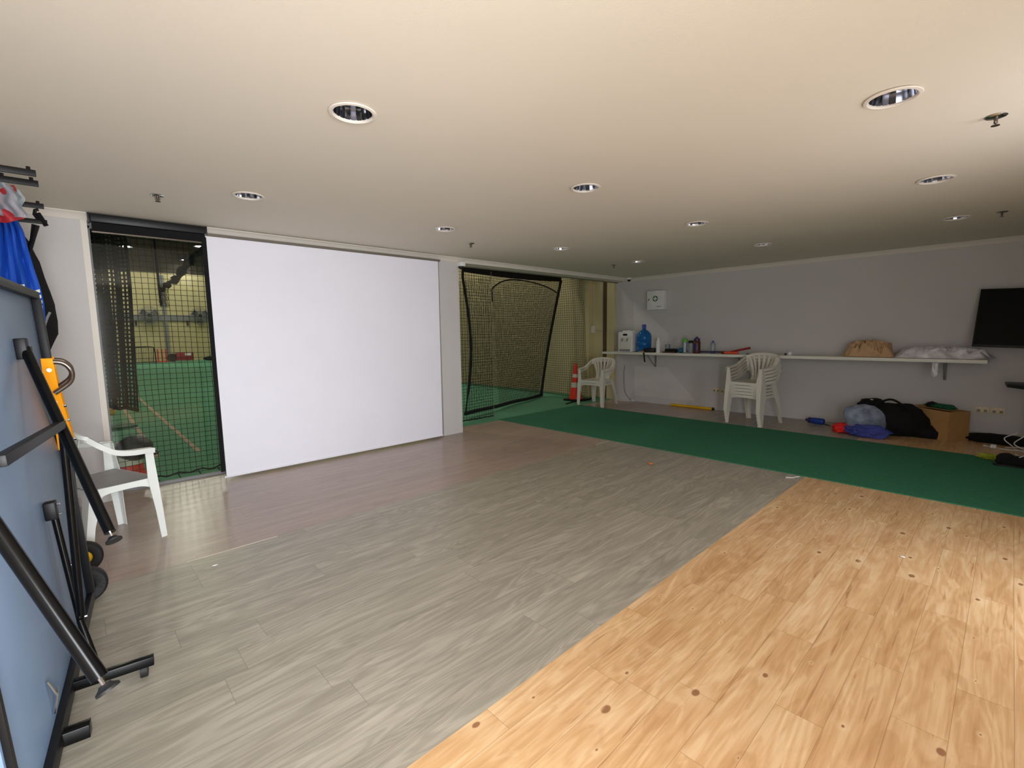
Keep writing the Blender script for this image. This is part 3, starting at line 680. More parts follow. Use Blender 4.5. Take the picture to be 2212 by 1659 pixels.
# water dispenser
wd = thing('water_dispenser', 'white countertop water dispenser at the far end of the shelf', 'water dispenser', (7.80, 5.02, SZ), radians(8))
MB().box((.0, 0, .19), (.30, .30, .38)).build('body', M['white'], wd, bevel=.02)
MB().box((-.152, 0, .16), (.008, .23, .24)).build('front_panel', M['aged_plastic'], wd, bevel=.004)
MB().box((-.155, 0, .325), (.008, .085, .035)).build('display', M['black_plastic'], wd, bevel=.002)
for y in (-.05, .05): MB().tube([(-.15, y, .25), (-.18, y, .24), (-.185, y, .20)], .011, 8).build('tap', M['grey_plastic'], wd)
MB().box((-.17, 0, .035), (.05, .2, .03)).build('drip_tray', M['grey_plastic'], wd, bevel=.005)
MB().lathe([(0, .38), (.12, .38), (.115, .40), (0, .405)], n=24).build('top_collar', M['white'], wd)
# blue 19 litre bottle
jb = thing('water_bottle', 'large translucent blue water bottle with cap beside the dispenser', 'water bottle', (7.80, 4.69, SZ))
MB().lathe([(0, 0), (.12, 0), (.135, .015), (.135, .09), (.128, .10), (.135, .11), (.135, .19), (.128, .20), (.135, .21), (.135, .29), (.12, .34), (.08, .385), (.04, .41), (.032, .43), (.032, .455), (0, .455)], n=32).build('bottle', M['water_blue'], jb)
MB().lathe([(0, .44), (.036, .44), (.038, .50), (.03, .51), (0, .51)], n=20).build('cap', M['cap_blue'], jb)
# small items
def bottle(name, label, y, x, h, r, m, capm, neck=.45, caph=.03, cat='bottle', body_fn=None):
    t = thing(name, label, cat, (x, y, SZ))
    MB().lathe([(0, 0), (r * .92, 0), (r, .01), (r, h * .72), (r * .8, h * .82), (r * neck, h * .9), (r * neck, h - caph)], n=20).build('body', m, t)
    MB().lathe([(0, h - caph - .004), (r * neck * 1.15, h - caph - .004), (r * neck * 1.1, h), (0, h)], n=16).build('cap', capm, t)
    return t
bottle('pump_bottle', 'slim white plastic bottle near the front edge of the shelf', 4.33, 7.68, .265, .036, M['white'], M['white'], .5)
cup = thing('plastic_cup', 'clear plastic cup behind the slim white bottle', 'cup', (7.78, 4.20, SZ))
MB().lathe([(.03, 0), (.032, .003), (.042, .14), (.044, .145), (.040, .14), (.03, .005), (0, .005)], n=18, cap=False).build('wall', M['clear'], cup)
cs1 = thing('glasses_case', 'flat black case left of the slim white bottle', 'case', (7.74, 4.53, SZ), .2)
MB().box((0, 0, .04), (.16, .2, .08)).build('body', M['black_plastic'], cs1, bevel=.015); MB().box((-.05, .13, .012), (.08, .1, .024)).build('strap_end', M['cardboard'], cs1, bevel=.006)
cs2 = thing('dark_pouch', 'dark maroon zip pouch between the white bottle and the teal cloth', 'pouch', (7.76, 4.12, SZ), .1)
MB().box((0, 0, .035), (.13, .2, .07)).build('body', M['black_fabric'], cs2, bevel=.02); MB().box((-.02, .02, .012), (.15, .22, .018)).build('base', M['amber'], cs2, bevel=.005)
tag(MB().blob((7.82, 3.94, SZ + .045), (.06, .075, .055), .35, 4, 3, flat=SZ).build('folded_cloth', M['teal_cloth']), 'crumpled teal cloth on the shelf by the green-lidded bottle', 'cloth')
st1 = tag(MB().slab(lambda u, v: (7.575 + .004 * sin(6 * u), 4.56 + .014 * (v - .5) * 2 - .03 * u, .99 - .17 * u), 10, 1, .003).build('hanging_strap', M['black_fabric'], smooth=60), 'thin black strap hanging over the front edge of the shelf', 'strap')
gl = thing('shaker_bottle', 'clear shaker bottle with a bright green lid on the shelf', 'bottle', (7.76, 3.87, SZ))
MB().lathe([(0, 0), (.034, 0), (.036, .01), (.042, .19)], n=20).build('body', M['clear'], gl); MB().lathe([(0, .19), (.045, .19), (.045, .235), (.02, .25), (0, .25)], n=20).build('lid', M['green_plastic'], gl)
MB().lathe([(0, .01), (.02, .01), (.02, .18), (0, .18)], n=12).build('insert', M['white'], gl)
bl_ = thing('shaker_bottle', 'clear shaker bottle with a black lid beside the green-lidded one', 'bottle', (7.76, 3.76, SZ))
MB().lathe([(0, 0), (.034, 0), (.036, .01), (.042, .17)], n=20).build('body', M['clear'], bl_); MB().lathe([(0, .17), (.046, .17), (.046, .21), (.02, .22), (0, .22)], n=20).build('lid', M['black_plastic'], bl_)
MB().tube(curve([(-.045, 0, .2), (-.06, -.05, .19), (-.05, -.07, .16)], 4), .008, 6).build('handle', M['black_plastic'], bl_)
ab = thing('supplement_bottle', 'dark amber bottle with a navy lid on the shelf', 'bottle', (7.70, 3.63, SZ))
MB().lathe([(0, 0), (.056, 0), (.06, .01), (.06, .19), (.045, .22)], n=24).build('body', M['amber'], ab); MB().lathe([(0, .215), (.05, .215), (.05, .25), (.02, .26), (.02, .28), (0, .28)], n=20).build('lid', M['navy'], ab)
MB().slab(lambda u, v: (.061 * cos(2.6 + u * 1.1), .061 * sin(2.6 + u * 1.1), .05 + .12 * v), 8, 2, .001).build('label_sheet', M['navy'], ab)
bottle('small_water_bottle', 'small clear plastic water bottle standing alone on the shelf', 3.39, 7.78, .21, .036, M['clear'], M['cap_blue'], .42)
bt = thing('cricket_bat', 'dark-bladed bat with a dark red grip lying on the shelf', 'bat', (7.74, 3.3, SZ + .02), radians(-90 + 4))
MB().slab(lambda u, v: (lerp(-.32, .18, u), (v - .5) * .10, .004 + .012 * sin(pi * v)), 8, 6, .018).build('blade', M['navy'], bt)
MB().tube([(.18, 0, .01), (.27, 0, .028), (.50, 0, .08)], [.012, .016, .018], 10).build('grip', M['red_dark'], bt)
op = thing('orange_ball_pump', 'small orange-red plastic item lying in front of the bat', 'toy', (7.70, 3.08, SZ), 1.5)
MB().tube([(-.13, 0, .022), (.09, 0, .022)], .02, 10).build('body', M['orange_red'], op); MB().cyl((.09, 0, .024), (.14, 0, .024), .023, 10).build('tip', M['amber'], op)
tag(MB().box((7.74, 2.72, SZ + .006), (.02, .24, .012), rz=.05).build('black_rod', M['black_plastic'], bevel=.002), 'thin black rod lying on the shelf left of the chair stack', 'rod')
wc = thing('egg_cup', 'small white cap on the shelf right of the chair stack', 'cap', (7.76, 2.24, SZ))
MB().lathe([(0, 0), (.028, 0), (.03, .03), (.02, .05), (0, .052)], n=16).build('shell', M['white'], wc); MB().box((-.02, .05, .015), (.02, .02, .03)).build('clip', M['black_plastic'], wc)
# crumpled kraft paper
pp = MB()
def crumple(c, rx, ry, h, seed, amp):
    def f(u, v):
        x = (u - .5) * 2; y = (v - .5) * 2; r2 = x * x + y * y
        q = Vector((x * 1.5 + seed, y * 2.2 + .5 * x, seed)); k = 1 - abs(noise.fractal(q, 1.0, 2.1, 4)) * 2
        z = h * max(0, 1 - r2 * .5) ** .6 * max(.25, .62 + amp * k) * min(1, (1 - abs(x)) * 4) * min(1, (1 - abs(y)) * 5 + .05 * noise.noise(q * 3)) + .002
        return (c[0] + x * rx * (1 + .15 * noise.noise(q)), c[1] + y * ry * (1 + .15 * noise.noise(q * 1.3)), c[2] + z + .003)
    return f
tag(MB().slab(crumple((7.84, 1.30, SZ), .18, .27, .17, 12.4, .75), 46, 60, .002).build('kraft_paper', M['paper'], smooth=25), 'crumpled heap of brown kraft paper on the shelf', 'paper')
tag(MB().slab(crumple((7.84, .58, SZ), .20, .44, .12, 8.1, .6), 46, 80, .0015).build('plastic_film', M['film'], smooth=25), 'crumpled heap of clear plastic film on the shelf by the television', 'plastic film')
wt = tag(MB().slab(lambda u, v: (7.68 + .02 * sin(5 * u + 3 * v), .62 + .05 * (v - .5), .94 - .17 * u + .015 * sin(9 * v)), 10, 6, .01).build('hanging_rag', M['white'], smooth=60), 'small white rag hanging below the right end of the shelf', 'rag')

# first-aid cabinet
fa = thing('first_aid_box', 'white first-aid cabinet with a green cross emblem on the wall', 'first-aid box', (W, 4.56, 1.94))
MB().box((-.06, 0, 0), (.118, .345, .345)).build('cabinet', M['white'], fa, bevel=.006)
MB().box((-.125, 0, 0), (.012, .345, .345)).build('door', M['white'], fa, bevel=.004)
M['emblem'] = mat('green_emblem', srgb(38, 92, 52), 0.6)
mb = MB(); Rw = Matrix(((0, 0, -1), (-1, 0, 0), (0, 1, 0)))
mb.prism([(.052 * cos(2 * pi * k / 32), .052 * sin(2 * pi * k / 32)) for k in range(32)], 0, .0015, R=Rw, c=(-.131, -.0, .028)); mb.build('emblem_disc', M['emblem'], fa, smooth=0)
a_ = .0135; b_ = .037
MB().prism([(-a_, -b_), (a_, -b_), (a_, -a_), (b_, -a_), (b_, a_), (a_, a_), (a_, b_), (-a_, b_), (-a_, a_), (-b_, a_), (-b_, -a_), (-a_, -a_)], .0015, .003, R=Rw, c=(-.131, 0, .028)).build('emblem_cross', M['stripe_white'], fa, smooth=0)
MB().cyl((-.131, .125, .025), (-.142, .125, .025), .009, 12).build('lock', M['dark_metal'], fa); MB().box((-.136, .138, .003), (.004, .014, .022)).build('key', M['steel'], fa)
MB().box((-.1315, -.085, -.118), (.001, .075, .008)).box((-.1315, -.042, -.121), (.001, .010, .016)).build('small_print', M['emblem'], fa, smooth=0)

# outlets
def outlet(label, y, z, n_plates, name='wall_outlet'):
    t = thing(name, label, 'wall outlet', (W, y, z))
    for k in range(n_plates):
        yy = -k * .135
        pl = MB().box((-.006, yy, 0), (.012, .118, .075)).build('plate', M['outlet'], t, bevel=.003)
        for s_ in (-1, 1):
            MB().box((-.0125, yy + s_ * .03, -.008), (.002, .03, .03)).build('socket', M['grey_plastic'], pl, smooth=0)
            MB().box((-.0135, yy + s_ * .02, .025), (.005, .012, .014)).build('switch', M['white'], pl, smooth=0)
    return t
outlet('pair of yellowed wall outlets below the shelf beside the chair stack', 3.44, .345, 2)
outlet('pair of yellowed wall outlets above the cardboard box, near the corner of the television', .19, .355, 2)
MBx = MB().span(W - .012, W, 3.19, 3.21, .12, .26); tag(MBx.build('cable_duct', M['wall'], bevel=.002), 'short vertical cable cover below the wall outlets', 'cable cover')
cb = tag(MB().tube(curve([(W - .008, 5.28, .70), (W - .008, 5.30, .5), (W - .008, 5.285, .25), (W - .01, 5.24, .12), (W - .03, 5.12, .03), (W - .04, 5.05, .01)], 5), .0035, 6).build('black_cable', M['black_plastic']), 'thin dark cable running down the wall under the water dispenser', 'cable')
wc2 = tag(MB().tube(curve([(8.03, 5.08, .006), (7.97, 5.25, .006), (8.0, 5.42, .006)], 6), .006, 6).box((8.03, 5.05, .02), (.05, .05, .035)).build('white_cable', M['white']), 'white cable with a plug on the floor in the far corner', 'cable')
yb = thing('yellow_bar', 'bright yellow plastic stump bar lying along the base of the right wall', 'bar', (8.01, 3.86, .022), radians(90))
MB().tube([(-.39, 0, 0), (.37, 0, 0)], .022, 12).build('tube', M['yellow'], yb); MB().tube([(-.42, 0, 0), (-.39, 0, 0)], .026, 12).build('end_cap', M['dark_metal'], yb)

# ------------------------------------------------------------------ television
tv = thing('television', 'black flat television mounted on the right wall', 'television', (7.85, -.27, 1.455))
Rt = Matrix.Rotation(radians(20), 3, 'Y') @ Matrix.Rotation(radians(2.2), 3, 'X')
MB().box((0, 0, 0), (.035, 1.15, .71), R=Rt).build('casing', M['black_plastic'], tv, bevel=.004)
MB().box(Rt @ Vector((-.0185, 0, .005)), (.002, 1.125, .68), R=Rt).build('display', M['tv_screen'], tv, smooth=0)
MB().box((.12, 0, 0), (.2, .12, .2)).build('bracket', M['dark_metal'], tv)
# black side table at the right edge
sdt = thing('side_table', 'dark table with a thin top at the right edge below the television', 'table', (7.55, -.42, 0))
MB().prism([(-.2, .3), (-.05, .42), (.3, .44), (.3, -.5), (-.25, -.5)], .70, .735).build('tabletop', M['black_plastic'], sdt, bevel=.006)
for x, y in ((.22, .22), (.22, -.42), (-.18, -.42), (-.15, .15)): MB().box((x, y, .35), (.035, .035, .70)).build('leg', M['black_metal'], sdt)

# ------------------------------------------------------------------ clutter on the floor at right
cbx = thing('cardboard_box', 'open brown cardboard box on the floor below the outlets', 'box', (7.83, .535, 0), radians(54))
mb = MB(); lx, ly, hz, t_ = .42, .29, .36, .006
mb.box((0, 0, t_ / 2), (lx, ly, t_))
for s_ in (-1, 1): mb.box((s_ * lx / 2, 0, hz / 2), (t_, ly, hz)); mb.box((0, s_ * ly / 2, hz / 2), (lx, t_, hz))
mb.build('body', M['cardboard'], cbx)
MB().box((.0, ly / 2 - .05, hz + .012), (lx, .13, t_), R=Matrix.Rotation(.16, 3, 'X')).build('flap', M['cardboard'], cbx)
MB().box((lx / 2 - .04, 0, hz + .014), (.12, ly, t_), R=Matrix.Rotation(-.16, 3, 'Y')).build('flap', M['cardboard'], cbx)
gb = thing('green_pads', 'crumpled green pads heaped on the cardboard box', 'pads', (7.80, .55, .37), radians(54))
MB().blob((.0, 0, .03), (.17, .08, .028), .4, 3, 3).build('pad', M['green_dark'], gb); MB().blob((.08, .03, .04), (.05, .05, .035), .5, 6, 3).build('strap', M['black_fabric'], gb); MB().blob((-.12, .02, .03), (.06, .05, .03), .5, 9, 3).build('pad', M['green_plastic'] if False else M['green_dark'], gb)
bb = thing('duffel_bag', 'black duffel bag slumped on the floor against the cardboard box', 'bag', (7.68, .98, 0), radians(-75))
mb = MB(); mb.blob((-.0, 0, .17), (.36, .22, .24), .16, 11, 4, 1.6, flat=.0); mb.blob((-.22, .08, .33), (.16, .13, .13), .2, 4, 3); mb.blob((.33, .0, .06), (.3, .15, .11), .2, 7, 3, flat=0)
mb.build('body', M['black_fabric'], bb)
MB().tube(curve([(-.2, -.1, .40), (-.05, -.16, .47), (.12, -.12, .36)], 6), .014, 7).build('handle', M['black_fabric'], bb)
MB().box((-.24, -.05, .445), (.03, .012, .008)).build('logo_tag', M['stripe_white'], bb)
pb = thing('plastic_bag', 'greyish translucent plastic bag in front of the black duffel bag', 'plastic bag', (7.40, 1.22, 0), radians(-70))
MB().blob((0, .02, .20), (.24, .12, .19), .16, 21, 4, 1.3, flat=.006, R=Matrix.Rotation(radians(24), 3, 'Y')).build('film', M['bag_film'], pb)
bcl = tag(MB().blob((7.30, 1.18, .065), (.14, .22, .09), .3, 14, 4, 2.2, flat=.004).build('blue_cloth', M['blue_cloth']), 'blue-violet cloth spilling under the plastic bag', 'cloth')
rcl = tag(MB().blob((7.40, 1.45, .055), (.12, .14, .07), .4, 18, 4, 2.0, flat=.004).build('red_cloth', M['red']), 'bright red cloth on the floor left of the plastic bag', 'cloth')
bbt = thing('blue_bottle', 'blue drink bottle lying on the floor between the chairs and the red cloth', 'bottle', (7.78, 1.86, .05), radians(82))
MB().lathe([(0, -.1), (.04, -.1), (.045, -.09), (.045, .03), (.035, .06)], R=Matrix.Rotation(radians(90), 3, 'Y'), n=18).build('body', M['blue_bottle'], bbt)
MB().lathe([(0, .055), (.04, .055), (.04, .10), (.02, .11), (.015, .14), (0, .14)], R=Matrix.Rotation(radians(90), 3, 'Y'), n=16).build('cap', M['navy'], bbt)
MB().tube(curve([(-.10, 0, -.03), (-.14, -.03, -.045), (-.18, .0, -.045)], 4), .006, 6).build('strap', M['black_fabric'], bbt)
bmt = tag(MB().blob((7.88, -.02, .04), (.12, .38, .06), .25, 5, 4, 2, flat=.004).build('black_bag', M['black_fabric']), 'low black fabric bundle along the wall right of the cardboard box', 'bag')
wcb = thing('charger_cable', 'tangled white charger cable on the floor at the right edge', 'cable', (7.55, .02, 0))
random.seed(3)
MB().tube(curve([(.05, .12, .006), (-.02, .0, .006), (-.05, -.1, .006), (.02, -.2, .008), (.12, -.12, .05), (.2, -.18, .12), (.24, -.25, .2)], 8), .006, 6).tube(curve([(.05, -.05, .006), (.10, -.2, .02), (.0, -.28, .008), (-.06, -.2, .006), (.02, -.12, .01)], 8), .005, 6).tube(curve([(.12, -.12, .01), (.18, -.04, .09), (.22, -.14, .16)], 8), .006, 6).build('cord', M['white'], wcb)
MB().box((-.02, .04, .022), (.07, .05, .04)).build('adapter', M['white'], wcb, bevel=.006)
lm = tag(MB().blob((6.84, .02, .03), (.07, .13, .028), .5, 25, 4, 3.0, flat=.009).build('lime_glove', M['lime']), 'lime green glove on the edge of the green mat', 'glove')
sho = thing('black_shoe', 'black sports shoe on the green mat at the right edge', 'shoe', (6.62, -.12, .009), radians(-75))
MB().blob((0, 0, .05), (.16, .055, .055), .12, 2, 4, flat=.012).blob((-.08, 0, .08), (.07, .05, .05), .1, 3, 3).build('upper', M['black_fabric'], sho)
MB().prism([(.17 * cos(2 * pi * k / 20), .055 * sin(2 * pi * k / 20)) for k in range(20)], 0, .018).build('sole', M['black_plastic'], sho)
MB().tube(curve([(.0, -.03, .1), (.04, .0, .115), (.02, .03, .1), (-.02, .0, .13)], 4), .004, 5).build('laces', M['white'], sho)

# small bits on the open floor
tag(MB().blob((4.30, 2.49, .012), (.022, .03, .012), .3, 3, 3).build('wrapper', M['wood_chip']), 'small orange wrapper on the grey floor planks', 'wrapper')
tag(MB().blob((3.555, .362, .004), (.010, .012, .004), .3, 5, 2).build('paper_scrap', M['white']), 'tiny white scrap of paper on the orange wood floor', 'paper scrap')
tag(MB().blob((.539, 3.242, .003), (.018, .006, .003), .3, 5, 2).build('paper_scrap', M['white']), 'tiny white scrap on the grey floor in the left foreground', 'paper scrap')
tag(MB().tube(curve([(4.77, 1.36, .003), (4.80, 1.31, .004), (4.84, 1.30, .004), (4.87, 1.275, .006)], 5), .004, 5).build('tape_strip', M['white']), 'short curl of white tape where the floors meet the green mat', 'tape')
tag(MB().span(.42, .95, 3.417, 3.423, 0, .0015).build('seam_strip', M['cone_white'], smooth=0), 'pale worn seam line between the taupe and grey floors at left', 'floor seam')
tag(MB().span(4.62, 4.9, 3.415, 3.422, 0, .0015).build('seam_strip', M['cone_white'], smooth=0), 'pale worn seam line between the taupe and grey floors beside the mat', 'floor seam')

# ------------------------------------------------------------------ traffic cone by the opening
tc_ = thing('traffic_cone', 'tall orange traffic cone with white bands by the right opening', 'traffic cone', (7.42, 6.0, 0))
MB().box((0, 0, .02), (.36, .36, .04)).build('base', M['black_plastic'], tc_, bevel=.01)
def cr(z): return lerp(.135, .028, z / .74)
MB().lathe([(cr(0), .04), (cr(.27), .27)], n=28).build('lower_cone', M['cone_orange'], tc_)
MB().lathe([(cr(.27) + .001, .27), (cr(.37) + .001, .37)], n=28).build('white_band', M['cone_white'], tc_)
MB().lathe([(cr(.37), .37), (cr(.47), .47)], n=28).build('middle_cone', M['cone_orange'], tc_)
MB().lathe([(cr(.47) + .001, .47), (cr(.54) + .001, .54)], n=28).build('white_band', M['cone_white'], tc_)
MB().lathe([(cr(.54), .54), (cr(.74), .74), (0, .745)], n=28).build('top_cone', M['cone_orange'], tc_)
tag(MB().tube(curve([(6.88, 5.80, .01), (7.2, 5.86, .012), (7.5, 5.80, .02), (7.9, 5.86, .03)], 5), [.012] * 5 + [.02] * 11, 7).build('floor_rope', M['net']), 'black rope of the net lying on the floor beside the cone', 'rope')

# ------------------------------------------------------------------ monobloc chairs
def make_chair(label, mname='aged_plastic', seatm=None):
    m = M[mname]; t = thing('plastic_chair', label, 'chair')
    th = .004
    def Lsec(x, y, z, a, b, sy, sx=1):
        # corner at (x,y); plate a runs inward in y, plate b runs backward in x
        return [Vector(p) for p in ((x, y, z), (x, y - sy * a, z), (x - sx * th, y - sy * a, z), (x - sx * th, y - sy * th, z), (x - sx * b, y - sy * th, z), (x - sx * b, y, z))]
    for sy in (1, -1):
        MB().loft([Lsec(.275, sy * .275, 0, .05, .045, sy), Lsec(.262, sy * .274, .2, .06, .055, sy), Lsec(.25, sy * .272, .37, .075, .07, sy), Lsec(.246, sy * .270, .43, .08, .075, sy),
                   Lsec(.238, sy * .268, .53, .055, .065, sy), Lsec(.232, sy * .266, .632, .045, .06, sy)]).build('leg', m, t, smooth=30)
        MB().loft([Lsec(-.30, sy * .265, 0, .05, .045, sy, -1), Lsec(-.265, sy * .25, .2, .06, .055, sy, -1), Lsec(-.225, sy * .232, .36, .085, .08, sy, -1), Lsec(-.21, sy * .225, .425, .10, .10, sy, -1)]).build('leg', m, t, smooth=30)
        # armrest: flat strap with a turned-down outer lip
        path = curve([(.236, sy * .262, .640), (.16, sy * .272, .648), (.06, sy * .278, .655), (-.04, sy * .276, .675), (-.12, sy * .266, .725), (-.19, sy * .240, .785)], 5)
        secs = []
        for i, p in enumerate(path):
            tv_ = (path[min(i + 1, len(path) - 1)] - path[max(i - 1, 0)]).normalized()
            out = Vector((-tv_.y, tv_.x, 0)) * (-sy if tv_.x < 0 else sy); out.normalize()
            out = Vector((0, sy, 0)) * .75 + Vector((-1, 0, 0)) * (.9 * max(0, i / len(path) - .45)); out.normalize()
            up = tv_.cross(out); up = up if up.z > 0 else -up; up.normalize()
            w_ = .028
            secs.append([p - out * w_, p + out * w_, p + out * w_ - up * .033, p + out * (w_ - th) - up * .033, p + out * (w_ - th) - up * th, p - out * w_ - up * th])
        MB().loft(secs).build('armrest', m, t, smooth=35)
    # seat
    def seatf(u, v):
        x = lerp(-.21, .245, u); hw = lerp(.20, .262, u ** .8); y = (v - .5) * 2 * hw
        return (x, y, .432 - .018 * sin(pi * min(u * 1.05, 1)) * (1 - ((v - .5) * 2) ** 4) + .012 * max(0, .3 - u))
    MB().slab(seatf, 14, 14, th).build('seat', M[seatm] if seatm else m, t, smooth=50)
    # skirt with arches
    def skirt(a, b, d0, dm):
        a, b = Vector(a), Vector(b)
        return lambda u, v: tuple(a.lerp(b, u) + Vector((0, 0, -(dm + (d0 - dm) * abs(2 * u - 1) ** 4) * v)))
    sk = MB(); z = .434
    sk.slab(skirt((.248, -.262, z), (.248, .262, z), .10, .040), 24, 3, th)
    for sy in (1, -1): sk.slab(skirt((.24, sy * .262, z), (-.205, sy * .215, z), .11, .04), 24, 3, th)
    sk.slab(skirt((-.212, -.205, z), (-.212, .205, z), .09, .05), 18, 3, th)
    sk.build('skirt', m, t, smooth=30)
    # backrest rim + slats
    def rim(a):   # a in [-1,1]
        y = .243 * sin(a * pi / 2 * .98); k = cos(a * pi / 2 * .98)
        return Vector((-.195 - .085 * k ** .8, y, .770 + .062 * k ** .9))
    secs = []; Np = 28
    for i in range(Np + 1):
        a = -1 + 2 * i / Np; p = rim(a); t2 = (rim(min(a + .02, 1)) - rim(max(a - .02, -1))).normalized()
        up = Vector((-.18, 0, 1)); up = (up - t2 * up.dot(t2)).normalized(); out = t2.cross(up).normalized()
        if out.x > 0: out = -out
        q = p - up * .0
        secs.append([q + up * .012, q + up * .012 + out * .022, q - up * .012 + out * .024, q - up * .030 + out * .004, q - up * .030, q])
    bk = MB().loft(secs)
    for i in range(-3, 4):
        a = i / 3.0 * .70; yb_ = i * .038; top = rim(a) - Vector((0, 0, .022)); w0, w1 = (.014, .019) if abs(i) < 3 else (.018, .028)
        def sl(u, v, yb_=yb_, top=top, w0=w0, w1=w1):
            x = lerp(-.195, top.x, u) - .018 * sin(pi * u); y = lerp(yb_, top.y, u ** 1.15); w_ = lerp(w0, w1, u)
            return (x + .003 * sin(pi * v), y + (v - .5) * 2 * w_, lerp(.50, top.z, u))
        bk.slab(sl, 10, 3, th)
    bk.slab(lambda u, v: (-.200 + .008 * sin(pi * v) - .01 * u, (v - .5) * 2 * lerp(.16, .135, u), lerp(.425, .505, u)), 3, 10, th)
    bk.build('backrest', m, t, smooth=40)
    return t
# front left chair
fc = make_chair('white plastic armchair with a grey seat beside the folded table-tennis table', 'white_plastic', 'seat_grey')
fc.location = (.093, 4.17, 0); fc.rotation_euler.z = radians(22); fc.scale = (.80, 1, 1)
# chair stacks
ch = make_chair('', 'aged_plastic')
stack_lab = ['lowest', 'second from the bottom', 'middle one', 'second from the top', 'topmost']
bx, by, rz = 7.32, 2.555, radians(169)
for k in range(5):
    loc = (bx + .014 * k * cos(rz), by + .014 * k * sin(rz), .047 * k)
    lab = 'white plastic armchair, %s in the stack of five under the shelf' % stack_lab[k]
    if k == 0: ch.location = loc; ch.rotation_euler.z = rz; ch['label'] = lab; ch['group'] = 'stacked white plastic armchairs by the shelf'
    else: dup(ch, loc, rz, lab)
bx, by, rz = 7.24, 5.33, radians(186)
for k in range(2):
    dup(ch, (bx + .014 * k * cos(rz), by + .014 * k * sin(rz), .047 * k), rz, 'white plastic armchair, %s of the two stacked in the far corner' % ['lower', 'upper'][k], 'corner pair of white plastic armchairs')

# ------------------------------------------------------------------ folded table-tennis table
TO = Vector((-.026, 2.80, .214)); TD = Vector((cos(radians(84.09)), sin(radians(84.09)), 0)); TN = Vector((.9935, -.1030, .0467)).normalized()
TU = TN.cross(TD); TU = TU if TU.z > 0 else -TU; TU.normalize()
def T(s, w, o): return TO + TD * s + TU * w + TN * o
RT = Matrix((TD, TU, TN)).transposed()      # local x=TD y=TU z=TN
tt = thing('table_tennis_table', 'folded blue table-tennis table standing on edge at the left', 'table', (0, 0, 0))
def tbox(s0, s1, w0, w1, o0, o1, mb=None):
    mb = mb or MB(); return mb.box(T((s0 + s1) / 2, (w0 + w1) / 2, (o0 + o1) / 2), (abs(s1 - s0), abs(w1 - w0), abs(o1 - o0)), R=RT)
tbox(-1.195, .335, -.172, 1.402, -.067, -.045).build('tabletop', M['table_blue'], tt, bevel=.003)
ap = MB()
tbox(-1.185, .325, -.150, -.095, -.045, -.022, ap); tbox(-1.185, .325, 1.362, 1.395, -.045, -.018, ap); tbox(.285, .325, -.095, 1.362, -.045, -.015, ap); tbox(-1.185, -1.165, -.095, 1.362, -.045, -.030, ap)
ap.build('apron', M['apron'], tt, bevel=.002)
def ttube(pts, r, name, m=M['black_metal'], n=12): return MB().tube([T(*p) for p in pts], r, n).build(name, m, tt)
def leg(t0, t1):
    a, b = T(*t0), T(*t1); d_ = (b - a).normalized()
    l_ = MB().tube([a, b], .017, 14).build('leg', M['black_metal'], tt)
    MB().tube([b, b + d_ * .03], .005, 8).build('levelling_screw', M['chrome'], l_)
    MB().lathe([(0, 0), (.012, 0), (.014, .004), (.024, .012), (.024, .018), (0, .02)], c=b + d_ * .018, R=d_.to_track_quat('Z', 'Y').to_matrix(), n=16).build('foot_cap', M['rubber'], l_)
    MB().box(a - TN * .008, (.05, .08, .034), R=RT).build('hinge_bracket', M['rack_metal'], tt, bevel=.004)
    MB().tube([a + TN * .012, a + TN * .020], .007, 8).build('bolt', M['chrome'], tt)
    return l_
leg((-.20, 1.14, -.02), (-.67, .49, .172))
leg((-1.185, .88, -.02), (-1.40, .385, .178))
cross = MB(); ca, cb_ = T(-.40, .855, .066), T(-1.22, .89, .055); dx = (ca - cb_); Rc = Matrix((dx.normalized(), TU, dx.normalized().cross(TU))).transposed()
cross.box((ca + cb_) / 2, (dx.length, .028, .028), R=Rc); cross.build('cross_bar', M['apron'], tt, bevel=.003)
ttube([(-.40, .82, .066), (-.33, .08, .012)], .013, 'stay_tube')
ttube([(-.26, .50, -.02), (-.28, .03, .0)], .012, 'stay_tube')
MB().box(T(-.26, .505, -.026), (.045, .07, .036), R=RT).build('hinge_bracket', M['rack_metal'], tt, bevel=.004)
for p in ((-.26, .525, -.006), (-.26, .485, -.006), (-.41, .87, .085), (-.43, .80, .095), (-.37, .92, .078), (-.28, .045, .014), (-.27, .27, .002)):
    MB().tube([T(*p), T(p[0], p[1], p[2] + .008)], .0055, 8).build('bolt', M['chrome'], tt)
ttube([(-.29, .04, .0), (-.36, -.10, .03)], .012, 'stay_tube')
MB().tube([T(-.72, .06, -.04), T(-.715, .0, -.025), T(-.71, -.06, -.04)], .005, 8).tube([T(-.715, .0, -.025), T(-.66, -.005, -.03)], .004, 8).build('latch', M['chrome'], tt)
# wheeled undercarriage
uc = MB().box((-.13, 2.345, .088), (.56, .032, .036), rz=radians(-8)); uc.build('foot_rail', M['black_metal'], tt, bevel=.002)
MB().box((-.30, 2.09, .075), (.50, .04, .045), rz=radians(-8)).build('foot_rail', M['black_metal'], tt, bevel=.002)
MB().box((-.33, 2.2, .09), (.04, .4, .04), rz=radians(-6)).build('undercarriage_bar', M['black_metal'], tt)
cst = MB().tube([(.105, 2.362, .03), (.128, 2.358, .03)], .030, 20).build('caster', M['rubber'], tt); cst['label'] = 'round black caster wheel'
MB().tube([(.116, 2.352, .055), (.116, 2.350, .08)], .006, 8).build('caster_stem', M['chrome'], cst)
MB().tube([(-.42, 2.13, .03), (-.40, 2.13, .03)], .03, 18).build('caster', M['rubber'], tt)
MB().tube([(-.36, 2.40, .03), (-.34, 2.40, .03)], .03, 18).build('caster', M['rubber'], tt)
